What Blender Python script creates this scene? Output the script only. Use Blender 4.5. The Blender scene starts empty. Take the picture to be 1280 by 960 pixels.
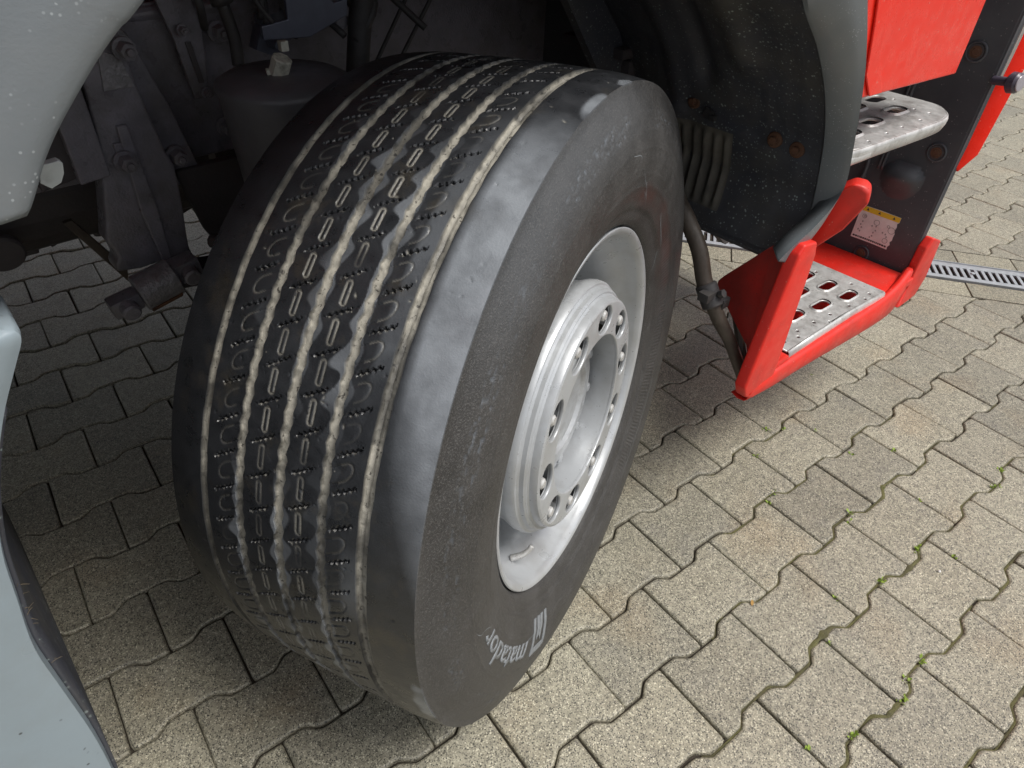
import bpy, bmesh, math, random
import numpy as np
from mathutils import Vector, Matrix, noise as mnoise
random.seed(7); rng = np.random.default_rng(7)
sc = bpy.context.scene
COL = sc.collection
PI = math.pi

# ------------------------------------------------------------------ camera
CAM = Vector((0.16931, -1.22519, 1.17718))
RX = Vector((0.79777318, -0.6018542, 0.0364619))      # image right
RY = Vector((-0.35863625, -0.52225502, -0.77371166))  # image down
RZ = Vector((0.48470402, 0.60416985, -0.63248779))    # view direction
cd = bpy.data.cameras.new('camera'); cam = bpy.data.objects.new('camera', cd); COL.objects.link(cam)
cam.matrix_world = Matrix(((RX.x, -RY.x, -RZ.x, CAM.x), (RX.y, -RY.y, -RZ.y, CAM.y), (RX.z, -RY.z, -RZ.z, CAM.z), (0, 0, 0, 1)))
cd.sensor_width = 36; cd.lens = 852.4 / 1280 * 36; cd.clip_start = 0.02; cd.clip_end = 500
sc.camera = cam
# ------------------------------------------------------------------ sky, sun, exposure
SUN_EL, SUN_AZ = math.radians(62), math.radians(-56)     # azimuth measured from +X towards +Y
w = bpy.data.worlds.new('World'); sc.world = w; w.use_nodes = True
nt = w.node_tree; nt.nodes.clear()
sky = nt.nodes.new('ShaderNodeTexSky'); sky.sky_type = 'NISHITA'; sky.sun_disc = False
sky.sun_elevation = SUN_EL; sky.sun_rotation = PI / 2 - SUN_AZ
sky.air_density = 1.0; sky.dust_density = 3.0
hs = nt.nodes.new('ShaderNodeHueSaturation'); hs.inputs['Saturation'].default_value = 0.28
bg = nt.nodes.new('ShaderNodeBackground'); bg.inputs['Strength'].default_value = 0.10
wo = nt.nodes.new('ShaderNodeOutputWorld')
nt.links.new(sky.outputs[0], hs.inputs['Color']); nt.links.new(hs.outputs[0], bg.inputs[0]); nt.links.new(bg.outputs[0], wo.inputs[0])
ld = bpy.data.lights.new('sun', 'SUN'); sun = bpy.data.objects.new('sun', ld); COL.objects.link(sun)
ld.energy = 2.0; ld.angle = math.radians(24); ld.color = (1, 0.96, 0.9)
sd = Vector((math.cos(SUN_EL) * math.cos(SUN_AZ), math.cos(SUN_EL) * math.sin(SUN_AZ), math.sin(SUN_EL)))
sun.rotation_euler = sd.to_track_quat('Z', 'Y').to_euler()
sc.view_settings.view_transform = 'Standard'; sc.view_settings.look = 'None'
sc.view_settings.exposure = 0.5; sc.view_settings.gamma = 1

# ------------------------------------------------------------------ frames
PH = math.radians(5)
TT = Vector((math.cos(PH), math.sin(PH), 0)); NN = Vector((math.sin(PH), -math.cos(PH), 0))
T0, S0 = 0.69, -0.45                                    # truck origin on the ground
def L(t, s, z): return Vector((t - T0, -(s - S0), z))   # truck-local point from (along, outward, up)

# ------------------------------------------------------------------ materials
MATS = {}
class N:
    def __init__(self, name):
        self.m = bpy.data.materials.new(name); self.m.use_nodes = True
        self.t = self.m.node_tree; self.b = self.t.nodes['Principled BSDF']; MATS[name] = self.m
    def n(self, typ, **kw):
        x = self.t.nodes.new('ShaderNode' + typ)
        for k, v in kw.items():
            if k in x.inputs: x.inputs[k].default_value = v
            else: setattr(x, k, v)
        return x
    def l(self, a, b): self.t.links.new(a, b)
    def pos(self, kind='obj'):
        if kind == 'world': return self.n('NewGeometry').outputs['Position']
        return self.n('TexCoord').outputs['Object' if kind == 'obj' else 'UV']
    def scaled(self, src, sc_):
        m = self.n('Mapping'); m.inputs['Scale'].default_value = sc_; self.l(src, m.inputs[0]); return m.outputs[0]
    def noise(self, src, scale, detail=4, rough=0.55):
        x = self.n('TexNoise'); x.inputs['Scale'].default_value = scale; x.inputs['Detail'].default_value = detail
        x.inputs['Roughness'].default_value = rough; self.l(src, x.inputs['Vector']); return x.outputs['Fac']
    def voro(self, src, scale, feature='F1'):
        x = self.n('TexVoronoi'); x.feature = feature; x.inputs['Scale'].default_value = scale; self.l(src, x.inputs['Vector']); return x
    def ramp(self, src, *st):
        x = self.n('ValToRGB'); e = x.color_ramp.elements
        while len(e) < len(st): e.new(0.5)
        for k, (p, c) in enumerate(st):
            e[k].position = p; e[k].color = (c, c, c, 1) if isinstance(c, (int, float)) else (*c, 1)
        self.l(src, x.inputs[0]); return x.outputs['Color']
    def mix(self, f, a, b, mode='MIX'):
        x = self.n('Mix'); x.data_type = 'RGBA'; x.blend_type = mode
        for s, v in ((x.inputs[0], f), (x.inputs[6], a), (x.inputs[7], b)):
            if hasattr(v, 'links'): self.l(v, s)
            elif isinstance(v, (int, float)): s.default_value = v if s.type == 'VALUE' else (v, v, v, 1)
            else: s.default_value = (*v, 1) if len(v) == 3 else v
        return x.outputs[2]
    def math(self, op, a, b=0.0):
        x = self.n('Math'); x.operation = op
        for s, v in zip(x.inputs, (a, b)):
            if hasattr(v, 'links'): self.l(v, s)
            else: s.default_value = v
        return x.outputs[0]
    def attr(self, name): return self.n('Attribute', attribute_name=name).outputs['Fac']
    def bump(self, h, strength=0.3, dist=0.002):
        x = self.n('Bump'); x.inputs['Strength'].default_value = strength; x.inputs['Distance'].default_value = dist
        self.l(h, x.inputs['Height'])
        if self.b.inputs['Normal'].links: self.l(self.b.inputs['Normal'].links[0].from_socket, x.inputs['Normal'])
        self.l(x.outputs[0], self.b.inputs['Normal'])
    def set(self, **kw):
        for k, v in kw.items():
            s = self.b.inputs[{'col': 'Base Color', 'rough': 'Roughness', 'metal': 'Metallic', 'spec': 'Specular IOR Level', 'coat': 'Coat Weight'}[k]]
            if hasattr(v, 'links'): self.l(v, s)
            elif isinstance(v, (int, float)) and k == 'col': s.default_value = (v, v, v, 1)
            else: s.default_value = (*v, 1) if isinstance(v, tuple) else v

def mat_concrete(name, tint=(1, 1, 1)):
    m = N(name); p = m.pos('world')
    rnd = m.n('ObjectInfo').outputs['Random']
    big = m.noise(p, 3.2, 5, 0.6); mid = m.noise(p, 22, 4, 0.6); fine = m.noise(p, 330, 3, 0.7)
    base = m.mix(m.ramp(big, (0.35, 0), (0.65, 1)), (0.29, 0.268, 0.215), (0.35, 0.330, 0.272))
    base = m.mix(m.ramp(mid, (0.42, 0.0), (0.72, 0.45)), base, (0.41, 0.385, 0.33))
    base = m.mix(m.ramp(m.noise(p, 11, 4, 0.65), (0.55, 0), (0.72, 0.55)), base, (0.21, 0.20, 0.185))
    base = m.mix(1.0, base, m.mix(m.ramp(m.noise(p, 75, 3, 0.7), (0.35, 0), (0.65, 1)), (0.76, 0.76, 0.75), (1.16, 1.16, 1.14)), 'MULTIPLY')
    warm = m.ramp(m.noise(p, 4.6, 2), (0.56, 0), (0.7, 0.3)); base = m.mix(warm, base, (0.36, 0.27, 0.17))
    v = m.voro(p, 330); dark = m.ramp(v.outputs['Color'], (0.35, 1), (0.40, 0)); lite = m.ramp(v.outputs['Color'], (0.74, 0), (0.82, 1))
    v2 = m.voro(p, 560); dark2 = m.ramp(v2.outputs['Color'], (0.22, 0.95), (0.27, 0)); lite2 = m.ramp(v2.outputs['Color'], (0.80, 0), (0.86, 1))
    shp = m.ramp(v.outputs['Distance'], (0.25, 1), (0.55, 0))
    c = m.mix(m.math('MULTIPLY', m.math('MULTIPLY', dark, shp), 1.0), base, (0.030, 0.029, 0.028))
    c = m.mix(m.math('MULTIPLY', dark2, 0.8), c, (0.06, 0.056, 0.05))
    c = m.mix(m.math('MULTIPLY', m.math('MULTIPLY', lite, shp), 0.8), c, (0.80, 0.75, 0.62))
    c = m.mix(m.math('MULTIPLY', lite2, 0.65), c, (0.72, 0.68, 0.56))
    c = m.mix(0.35, c, m.mix(fine, (0.55, 0.55, 0.55), (1.0, 1.0, 1.0)), 'MULTIPLY')
    g = m.mix(rnd, (0.80, 0.80, 0.76), (1.10, 1.095, 1.02)); c = m.mix(1.0, c, g, 'MULTIPLY')
    c = m.mix(1.0, c, tint, 'MULTIPLY')
    m.set(col=c, rough=m.ramp(mid, (0.3, 0.34), (0.7, 0.56)), spec=0.5)
    m.bump(fine, 0.55, 0.0022); m.bump(v.outputs['Distance'], 0.35, 0.0015); m.bump(mid, 0.25, 0.004)
    return m.m
mat_concrete('concrete_stone'); mat_concrete('edging_concrete', (1.0, 1.0, 0.97))
def mat_sand():
    m = N('joint_sand'); p = m.pos('world'); n = m.noise(p, 260, 3, 0.7)
    m.set(col=m.mix(n, (0.012, 0.010, 0.008), (0.075, 0.062, 0.045)), rough=0.95); m.bump(n, 0.8, 0.003); return m.m
mat_sand()
def simple(name, col, rough=0.5, metal=0.0, var=0.25, scale=30, bump=0.15, bs=200, dirt=None, dirtamt=0.5, dscale=8, spec=0.5, coat=0.0, rvar=0.12, coord='obj', bd=0.001):
    m = N(name); p = m.pos(coord)
    a = m.noise(p, scale, 4, 0.6); lo = tuple(x * (1 - var) for x in col); hi = tuple(min(1, x * (1 + var)) for x in col)
    c = m.mix(a, lo, hi)
    if dirt:
        d = m.ramp(m.noise(p, dscale, 6, 0.65), (0.45, 0), (0.7, dirtamt)); c = m.mix(d, c, dirt)
    r = m.ramp(m.noise(p, scale * 1.7, 3), (0.3, max(0.02, rough - rvar)), (0.7, min(1, rough + rvar)))
    m.set(col=c, rough=r, metal=metal, spec=spec, coat=coat)
    if bump: m.bump(m.noise(p, bs, 3, 0.6), bump, bd)
    return m
def specks(m, scale, thr, col, amt=0.8, coord='obj', region=None):
    """small splashes of dried dust on top of the base colour"""
    p = m.pos(coord); v = m.voro(p, scale); sep = m.n('SeparateColor'); m.l(v.outputs['Color'], sep.inputs[0])
    sz = m.ramp(sep.outputs[0], (thr, 0), (min(0.999, thr + 0.12), 1))
    d = m.ramp(v.outputs['Distance'], (0.17, 1), (0.33, 0))
    f = m.math('MULTIPLY', m.math('MULTIPLY', sz, d), amt)
    if region is not None: f = m.math('MULTIPLY', f, region)
    src = m.b.inputs['Base Color'].links[0].from_socket
    m.l(m.mix(f, src, col), m.b.inputs['Base Color'])
m = simple('fender_grey', (0.17, 0.19, 0.205), 0.42, var=0.12, scale=14, bump=0.25, bs=420, dirt=(0.25, 0.25, 0.24), dirtamt=0.35, dscale=5, spec=0.55, bd=0.0006)
specks(m, 330, 0.66, (0.52, 0.56, 0.58), 0.8, region=m.ramp(m.noise(m.pos(), 26, 3), (0.45, 0.0), (0.62, 1)))
m = simple('side_panel_grey', (0.27, 0.33, 0.37), 0.36, var=0.08, scale=9, bump=0.12, bs=300, dirt=(0.2, 0.22, 0.22), dirtamt=0.35, dscale=9, spec=0.6, bd=0.0006)
specks(m, 200, 0.97, (0.02, 0.02, 0.02), 0.85)
m = simple('liner_black', (0.050, 0.053, 0.066), 0.5, var=0.4, scale=10, bump=0.35, bs=160, dirt=(0.12, 0.112, 0.09), dirtamt=0.5, dscale=6, spec=0.5, bd=0.001)
specks(m, 150, 0.72, (0.36, 0.42, 0.40), 0.8, region=m.ramp(m.noise(m.pos(), 6, 2), (0.38, 0.15), (0.55, 1)))
specks(m, 280, 0.8, (0.30, 0.36, 0.35), 0.7)
simple('liner_dusty', (0.115, 0.107, 0.09), 0.75, var=0.45, scale=16, bump=0.4, bs=150, dirt=(0.03, 0.03, 0.03), dirtamt=0.7, dscale=12)
simple('rust', (0.13, 0.06, 0.032), 0.85, var=0.5, scale=60, bump=0.6, bs=300, dirt=(0.04, 0.03, 0.025), dirtamt=0.6, dscale=40)
m = simple('red_paint', (0.88, 0.024, 0.010), 0.30, var=0.04, scale=20, bump=0.03, bs=400, dirt=(0.66, 0.035, 0.022), dirtamt=0.25, dscale=9, coat=0.1, spec=0.3, bd=0.0004)
specks(m, 170, 0.93, (0.75, 0.5, 0.42), 0.5)
m = simple('red_plastic', (0.76, 0.022, 0.012), 0.42, var=0.12, scale=16, bump=0.25, bs=350, dirt=(0.22, 0.05, 0.04), dirtamt=0.5, dscale=7, bd=0.0006)
specks(m, 240, 0.88, (0.75, 0.35, 0.28), 0.6)
m = simple('red_plastic_shade_dirt', (0.52, 0.022, 0.016), 0.6, var=0.25, scale=16, bump=0.35, bs=300, dirt=(0.14, 0.04, 0.03), dirtamt=0.7, dscale=6)  # darker copy of the red, shade painted in together with dirt
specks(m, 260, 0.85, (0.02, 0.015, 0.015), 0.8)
m = simple('well_plastic', (0.062, 0.064, 0.073), 0.45, var=0.2, scale=8, bump=0.25, bs=500, dirt=(0.12, 0.125, 0.13), dirtamt=0.45, dscale=5, bd=0.0005)
specks(m, 220, 0.94, (0.35, 0.35, 0.34), 0.7)
simple('black_rubber', (0.035, 0.033, 0.035), 0.6, var=0.3, scale=20, bump=0.3, bs=200, dirt=(0.07, 0.06, 0.05), dirtamt=0.5, dscale=14)
simple('chassis_paint', (0.19, 0.183, 0.21), 0.34, var=0.5, scale=22, bump=0.5, bs=230, dirt=(0.10, 0.09, 0.08), dirtamt=0.65, dscale=9, bd=0.002)
simple('air_bag_grey', (0.12, 0.118, 0.13), 0.4, var=0.4, scale=16, bump=0.3, bs=200, dirt=(0.05, 0.045, 0.04), dirtamt=0.7, dscale=8)
simple('chassis_dark', (0.065, 0.058, 0.062), 0.55, var=0.5, scale=14, bump=0.5, bs=120, dirt=(0.035, 0.027, 0.02), dirtamt=0.6, dscale=7, bd=0.002)
simple('chassis_worn', (0.24, 0.235, 0.25), 0.42, metal=0.3, var=0.6, scale=90, bump=0.8, bs=220, bd=0.002)
simple('blue_grey_steel', (0.11, 0.12, 0.16), 0.4, metal=0.3, var=0.3, scale=30, bump=0.3, bs=200)
simple('white_plastic', (0.5, 0.49, 0.42), 0.6, var=0.3, scale=70, bump=0.3, bs=200, dirt=(0.08, 0.07, 0.05), dirtamt=0.85, dscale=60)
simple('tab_white', (0.40, 0.43, 0.43), 0.5, var=0.2, scale=40, bump=0.2, bs=200, dirt=(0.15, 0.15, 0.14), dirtamt=0.6, dscale=30)
simple('tube_brown', (0.048, 0.036, 0.028), 0.5, var=0.5, scale=30, bump=0.5, bs=120, dirt=(0.14, 0.12, 0.095), dirtamt=0.4, dscale=14, bd=0.002)
m = simple('aluminium', (0.62, 0.62, 0.61), 0.42, metal=0.45, var=0.15, scale=60, bump=0.3, bs=260, dirt=(0.20, 0.18, 0.16), dirtamt=0.6, dscale=26, bd=0.0008)
specks(m, 180, 0.86, (0.10, 0.09, 0.08), 0.8)
simple('galvanised', (0.40, 0.42, 0.44), 0.5, metal=0.5, var=0.3, scale=50, bump=0.3, bs=200, coord='world')
simple('drain_dark', (0.012, 0.012, 0.012), 0.9, var=0.4)
m = simple('rim_silver', (0.49, 0.51, 0.53), 0.36, metal=0.35, var=0.06, scale=18, bump=0.15, bs=260, dirt=(0.30, 0.295, 0.28), dirtamt=0.5, dscale=11, bd=0.0006)
specks(m, 260, 0.95, (0.12, 0.11, 0.10), 0.7)
simple('nut_steel', (0.60, 0.60, 0.59), 0.38, metal=0.3, var=0.3, scale=90, bump=0.3, bs=300, dirt=(0.16, 0.13, 0.10), dirtamt=0.6, dscale=60)
simple('hub_silver', (0.42, 0.435, 0.45), 0.42, metal=0.4, var=0.2, scale=40, bump=0.4, bs=160, dirt=(0.16, 0.15, 0.14), dirtamt=0.6, dscale=22)
simple('disc_shade', (0.045, 0.042, 0.04), 0.6, metal=0.2, var=0.4, scale=50, bump=0.4, bs=200, dirt=(0.05, 0.035, 0.025), dirtamt=0.7, dscale=30)  # near black, shade behind the cover openings put into the colour
simple('lettering_rubber', (0.21, 0.225, 0.24), 0.5, var=0.35, scale=160, bump=0.3, bs=300)
simple('trim_light', (0.5, 0.47, 0.44), 0.3, metal=0.4, var=0.05)
simple('lamp_dark', (0.07, 0.06, 0.085), 0.35, var=0.2, scale=60)
simple('lamp_glass', (0.35, 0.33, 0.36), 0.15, var=0.1, scale=60, coat=0.6)
simple('sticker_white', (0.86, 0.83, 0.80), 0.45, var=0.06, scale=40, dirt=(0.45, 0.40, 0.37), dirtamt=0.35, dscale=30)
simple('sticker_yellow', (0.80, 0.55, 0.03), 0.45, var=0.06, scale=60)
simple('print_black', (0.06, 0.055, 0.055), 0.5, var=0.2, scale=90)
simple('print_grey', (0.30, 0.28, 0.27), 0.5, var=0.2, scale=90)
m = simple('moss', (0.13, 0.125, 0.05), 0.95, var=0.6, scale=45, bump=0.9, bs=350, dirt=(0.06, 0.05, 0.035), dirtamt=0.9, dscale=14, coord='world', bd=0.004)
simple('weed_leaf', (0.24, 0.34, 0.05), 0.6, var=0.35, scale=30, bump=0, coord='world')
simple('dry_leaf', (0.35, 0.20, 0.05), 0.7, var=0.4, scale=60, bump=0, coord='world')
simple('fibre', (0.13, 0.10, 0.06), 0.9, var=0.5, scale=60, bump=0)
simple('white_crumb', (0.7, 0.7, 0.68), 0.6, var=0.1)

def mat_tread():
    m = N('tyre_tread'); p = m.pos('obj')
    mud = m.attr('mud'); film = m.attr('film')  # film: painted sky sheen and water marks
    n = m.noise(p, 45, 4, 0.6); f = m.noise(p, 420, 3, 0.7)
    c = m.mix(m.ramp(n, (0.3, 0), (0.7, 1)), (0.008, 0.0085, 0.010), (0.022, 0.023, 0.026))
    brown = m.ramp(m.noise(p, 13, 5, 0.7), (0.56, 0), (0.72, 0.45)); c = m.mix(brown, c, (0.075, 0.06, 0.035))
    fm = m.math('MULTIPLY', film, m.ramp(m.noise(p, 24, 3), (0.3, 0.55), (0.6, 1.0)))
    c = m.mix(fm, c, (0.26, 0.28, 0.305))  # colours in the painted sky sheen and the water marks
    mc = m.mix(m.noise(p, 70, 4, 0.7), (0.24, 0.228, 0.19), (0.56, 0.53, 0.455))
    mc = m.mix(m.ramp(m.noise(p, 150, 3, 0.7), (0.60, 0), (0.68, 0.9)), mc, (0.035, 0.03, 0.026))
    c = m.mix(mud, c, mc)
    v = m.voro(p, 170); sp = m.math('MULTIPLY', m.ramp(v.outputs['Color'], (0.93, 0), (0.95, 1)), m.ramp(v.outputs['Distance'], (0.1, 1), (0.2, 0)))
    c = m.mix(m.math('MULTIPLY', sp, 0.7), c, (0.42, 0.40, 0.34))
    m.set(col=c, rough=m.math('ADD', m.math('MULTIPLY', mud, 0.5), m.ramp(n, (0.3, 0.24), (0.7, 0.42))), spec=0.6)
    m.bump(f, 0.35, 0.0012); m.bump(n, 0.06, 0.003)
mat_tread()
def mat_side():
    m = N('tyre_sidewall'); uv = m.pos('uv'); p = m.pos('obj'); mud = m.attr('mud'); film = m.attr('film')  # film: pale blue-grey painted on the sidewall
    s1 = m.noise(m.scaled(uv, (5.0, 260, 1)), 1.0, 5, 0.7); s2 = m.noise(p, 14, 5, 0.65); f = m.noise(p, 520, 3, 0.7)
    c = m.mix(m.ramp(s2, (0.35, 0), (0.65, 1)), (0.028, 0.027, 0.0265), (0.054, 0.052, 0.051))
    c = m.mix(m.ramp(f, (0.50, 0), (0.72, 0.7)), c, (0.15, 0.146, 0.14))
    c = m.mix(m.ramp(s1, (0.60, 0), (0.72, 0.35)), c, (0.11, 0.106, 0.10))
    red = m.ramp(m.math('MULTIPLY', mud, m.noise(p, 12, 3)), (0.28, 0), (0.6, 0.85)); c = m.mix(red, c, (0.072, 0.030, 0.025))
    c = m.mix(film, c, (0.13, 0.145, 0.165))
    v = m.voro(m.scaled(uv, (1.2, 1, 1)), 330); sp = m.math('MULTIPLY', m.ramp(v.outputs['Color'], (0.86, 0), (0.9, 1)), m.ramp(v.outputs['Distance'], (0.12, 1), (0.26, 0)))
    c = m.mix(m.math('MULTIPLY', sp, 0.45), c, (0.22, 0.215, 0.2))
    m.set(col=c, rough=m.ramp(s2, (0.3, 0.40), (0.7, 0.56)), spec=0.5)
    m.bump(s1, 0.12, 0.0010); m.bump(f, 0.6, 0.0018); m.bump(m.noise(p, 90, 3), 0.25, 0.002)
mat_side()
M = MATS

# ------------------------------------------------------------------ object helpers
def link(o, parent=None):
    COL.objects.link(o)
    if parent is not None: o.parent = parent
    return o
def from_bm(name, bm, mats, parent=None, smooth=False, auto=None):
    me = bpy.data.meshes.new(name); bmesh.ops.recalc_face_normals(bm, faces=bm.faces)
    bm.to_mesh(me); bm.free()
    for x in (mats if isinstance(mats, (list, tuple)) else [mats]): me.materials.append(M[x])
    o = bpy.data.objects.new(name, me); link(o, parent)
    if smooth or auto is not None:
        me.shade_smooth()
        if auto is not None: me.set_sharp_from_angle(angle=math.radians(auto))
    return o
def empty(name, loc=(0, 0, 0), rot=(0, 0, 0)):
    o = bpy.data.objects.new(name, None); o.empty_display_size = 0.1; o.location = loc; o.rotation_euler = rot; return link(o)
def tag(o, **kw):
    for k, v in kw.items(): o[k] = v
    return o
def box(bm, c, sx, sy, sz, M3=None, bev=0.0):
    r = bmesh.ops.create_cube(bm, size=1.0); vs = r['verts']
    for v in vs:
        q = Vector((v.co.x * sx, v.co.y * sy, v.co.z * sz)); v.co = (M3 @ q if M3 else q) + Vector(c)
    if bev: bmesh.ops.bevel(bm, geom=list({e for v in vs for e in v.link_edges}), offset=bev, segments=2, profile=0.7, affect='EDGES')
def cyl(bm, p0, p1, r0, r1=None, n=24, bev=0.0, cap=True):
    r1 = r0 if r1 is None else r1; p0 = Vector(p0); p1 = Vector(p1); ax = (p1 - p0); ln = ax.length; q = ax.to_track_quat('Z', 'Y').to_matrix()
    prof = [(r0, 0), (r1, ln)] if not bev else [(r0 - bev, 0), (r0, bev), (r1, ln - bev), (r1 - bev, ln)]
    rings = []
    for r, h in prof:
        rings.append([bm.verts.new(p0 + q @ Vector((r * math.cos(2 * PI * k / n), r * math.sin(2 * PI * k / n), h))) for k in range(n)])
    for a, b in zip(rings, rings[1:]):
        for k in range(n): bm.faces.new((a[k], a[(k + 1) % n], b[(k + 1) % n], b[k]))
    if cap: bm.faces.new(rings[0][::-1]); bm.faces.new(rings[-1])
def hexnut(bm, p0, p1, r, stud=True, n=6):
    p0 = Vector(p0); p1 = Vector(p1); d = (p1 - p0).normalized(); ln = (p1 - p0).length
    cyl(bm, p0, p0 + d * ln * 0.18, r * 1.35, r * 1.35, 20, 0.0006)
    cyl(bm, p0 + d * ln * 0.18, p0 + d * ln * 0.8, r, r * 0.98, n, 0.0008)
    if stud: cyl(bm, p0 + d * ln * 0.7, p1, r * 0.5, r * 0.45, 12, 0.0008)
def tube(bm, pts, r, n=14, sub=6):
    """smooth swept tube through pts; r is a number or a list"""
    P = [Vector(p) for p in pts]; rs = r if isinstance(r, (list, tuple)) else [r] * len(P)
    out = []; rr = []
    for i in range(len(P) - 1):
        a = P[max(i - 1, 0)]; b = P[i]; c = P[i + 1]; d = P[min(i + 2, len(P) - 1)]
        for k in range(sub):
            x = k / sub
            out.append(0.5 * ((2 * b) + (c - a) * x + (2 * a - 5 * b + 4 * c - d) * x * x + (3 * b - a - 3 * c + d) * x ** 3)); rr.append(rs[i] * (1 - x) + rs[i + 1] * x)
    out.append(P[-1]); rr.append(rs[-1]); up = None; rings = []
    for i, p in enumerate(out):
        t = (out[min(i + 1, len(out) - 1)] - out[max(i - 1, 0)]).normalized()
        if up is None: up = t.orthogonal().normalized()
        up = (up - t * up.dot(t)).normalized(); s = t.cross(up)
        rings.append([bm.verts.new(p + rr[i] * (up * math.cos(2 * PI * k / n) + s * math.sin(2 * PI * k / n))) for k in range(n)])
    for a, b in zip(rings, rings[1:]):
        for k in range(n): bm.faces.new((a[k], a[(k + 1) % n], b[(k + 1) % n], b[k]))
    bm.faces.new(rings[0][::-1]); bm.faces.new(rings[-1])
def slab_poly(bm, pts, d, bev=0.0):
    """closed prism: polygon pts (Vectors) pushed along vector d"""
    d = Vector(d); a = [bm.verts.new(p) for p in pts]; b = [bm.verts.new(Vector(p) + d) for p in pts]; n = len(a)
    fs = [bm.faces.new(a), bm.faces.new(b[::-1])] + [bm.faces.new((a[k], b[k], b[(k + 1) % n], a[(k + 1) % n])) for k in range(n)]
    bmesh.ops.recalc_face_normals(bm, faces=fs)
    if bev: bmesh.ops.bevel(bm, geom=list({e for f in fs for e in f.edges}), offset=bev, segments=3, profile=0.6, affect='EDGES')
def plate_holes(name, outer, holes, thick, mats, parent, bevel=0.0008, xf=None):
    """flat plate with real holes, in its own XY plane, thickness downwards; xf maps to truck-local"""
    cu = bpy.data.curves.new(name, 'CURVE'); cu.dimensions = '2D'; cu.fill_mode = 'BOTH'; cu.extrude = thick / 2; cu.bevel_depth = bevel; cu.bevel_resolution = 1
    for poly in [outer] + holes:
        s = cu.splines.new('POLY'); s.points.add(len(poly) - 1); s.use_cyclic_u = True
        for k, (x, y) in enumerate(poly): s.points[k].co = (x, y, 0, 1)
    tmp = bpy.data.objects.new(name, cu); COL.objects.link(tmp)
    me = bpy.data.meshes.new_from_object(tmp); COL.objects.unlink(tmp); bpy.data.objects.remove(tmp)
    if xf: me.transform(xf)
    me.materials.clear(); me.materials.append(M[mats]); me.name = name
    o = bpy.data.objects.new(name, me); return link(o, parent)
def capsule(cx, cy, lx, w_, ang=0.0, n=8):
    r = w_ / 2; h = lx / 2 - r; pts = []
    for k in range(n + 1): a = -PI / 2 + PI * k / n; pts.append((h + r * math.cos(a), r * math.sin(a)))
    for k in range(n + 1): a = PI / 2 + PI * k / n; pts.append((-h + r * math.cos(a), r * math.sin(a)))
    c, s = math.cos(ang), math.sin(ang)
    return [(cx + x * c - y * s, cy + x * s + y * c) for x, y in pts]
def sheet(name, grid, mats, parent, thick=0.0, smooth=True, auto=40):
    """grid: rows of points -> surface, optionally given thickness by a solidify modifier"""
    bm = bmesh.new(); V = [[bm.verts.new(p) for p in row] for row in grid]
    for a, b in zip(V, V[1:]):
        for k in range(len(a) - 1): bm.faces.new((a[k], a[k + 1], b[k + 1], b[k]))
    o = from_bm(name, bm, mats, parent, auto=auto if smooth else None)
    if thick: md = o.modifiers.new('thickness', 'SOLIDIFY'); md.thickness = thick; md.offset = 0
    return o
def dup(o, parent, **kw):
    c = o.copy(); link(c, parent)
    for k, v in kw.items(): setattr(c, k, v)
    return c
def interp(poly, n):
    """resample polyline of tuples with a smooth (Catmull) curve"""
    P = [Vector(p) for p in poly]; out = []
    for i in range(len(P) - 1):
        a = P[max(i - 1, 0)]; b = P[i]; c = P[i + 1]; d = P[min(i + 2, len(P) - 1)]
        for k in range(n):
            x = k / n; out.append(0.5 * ((2 * b) + (c - a) * x + (2 * a - 5 * b + 4 * c - d) * x * x + (3 * b - a - 3 * c + d) * x ** 3))
    out.append(P[-1]); return out

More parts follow.
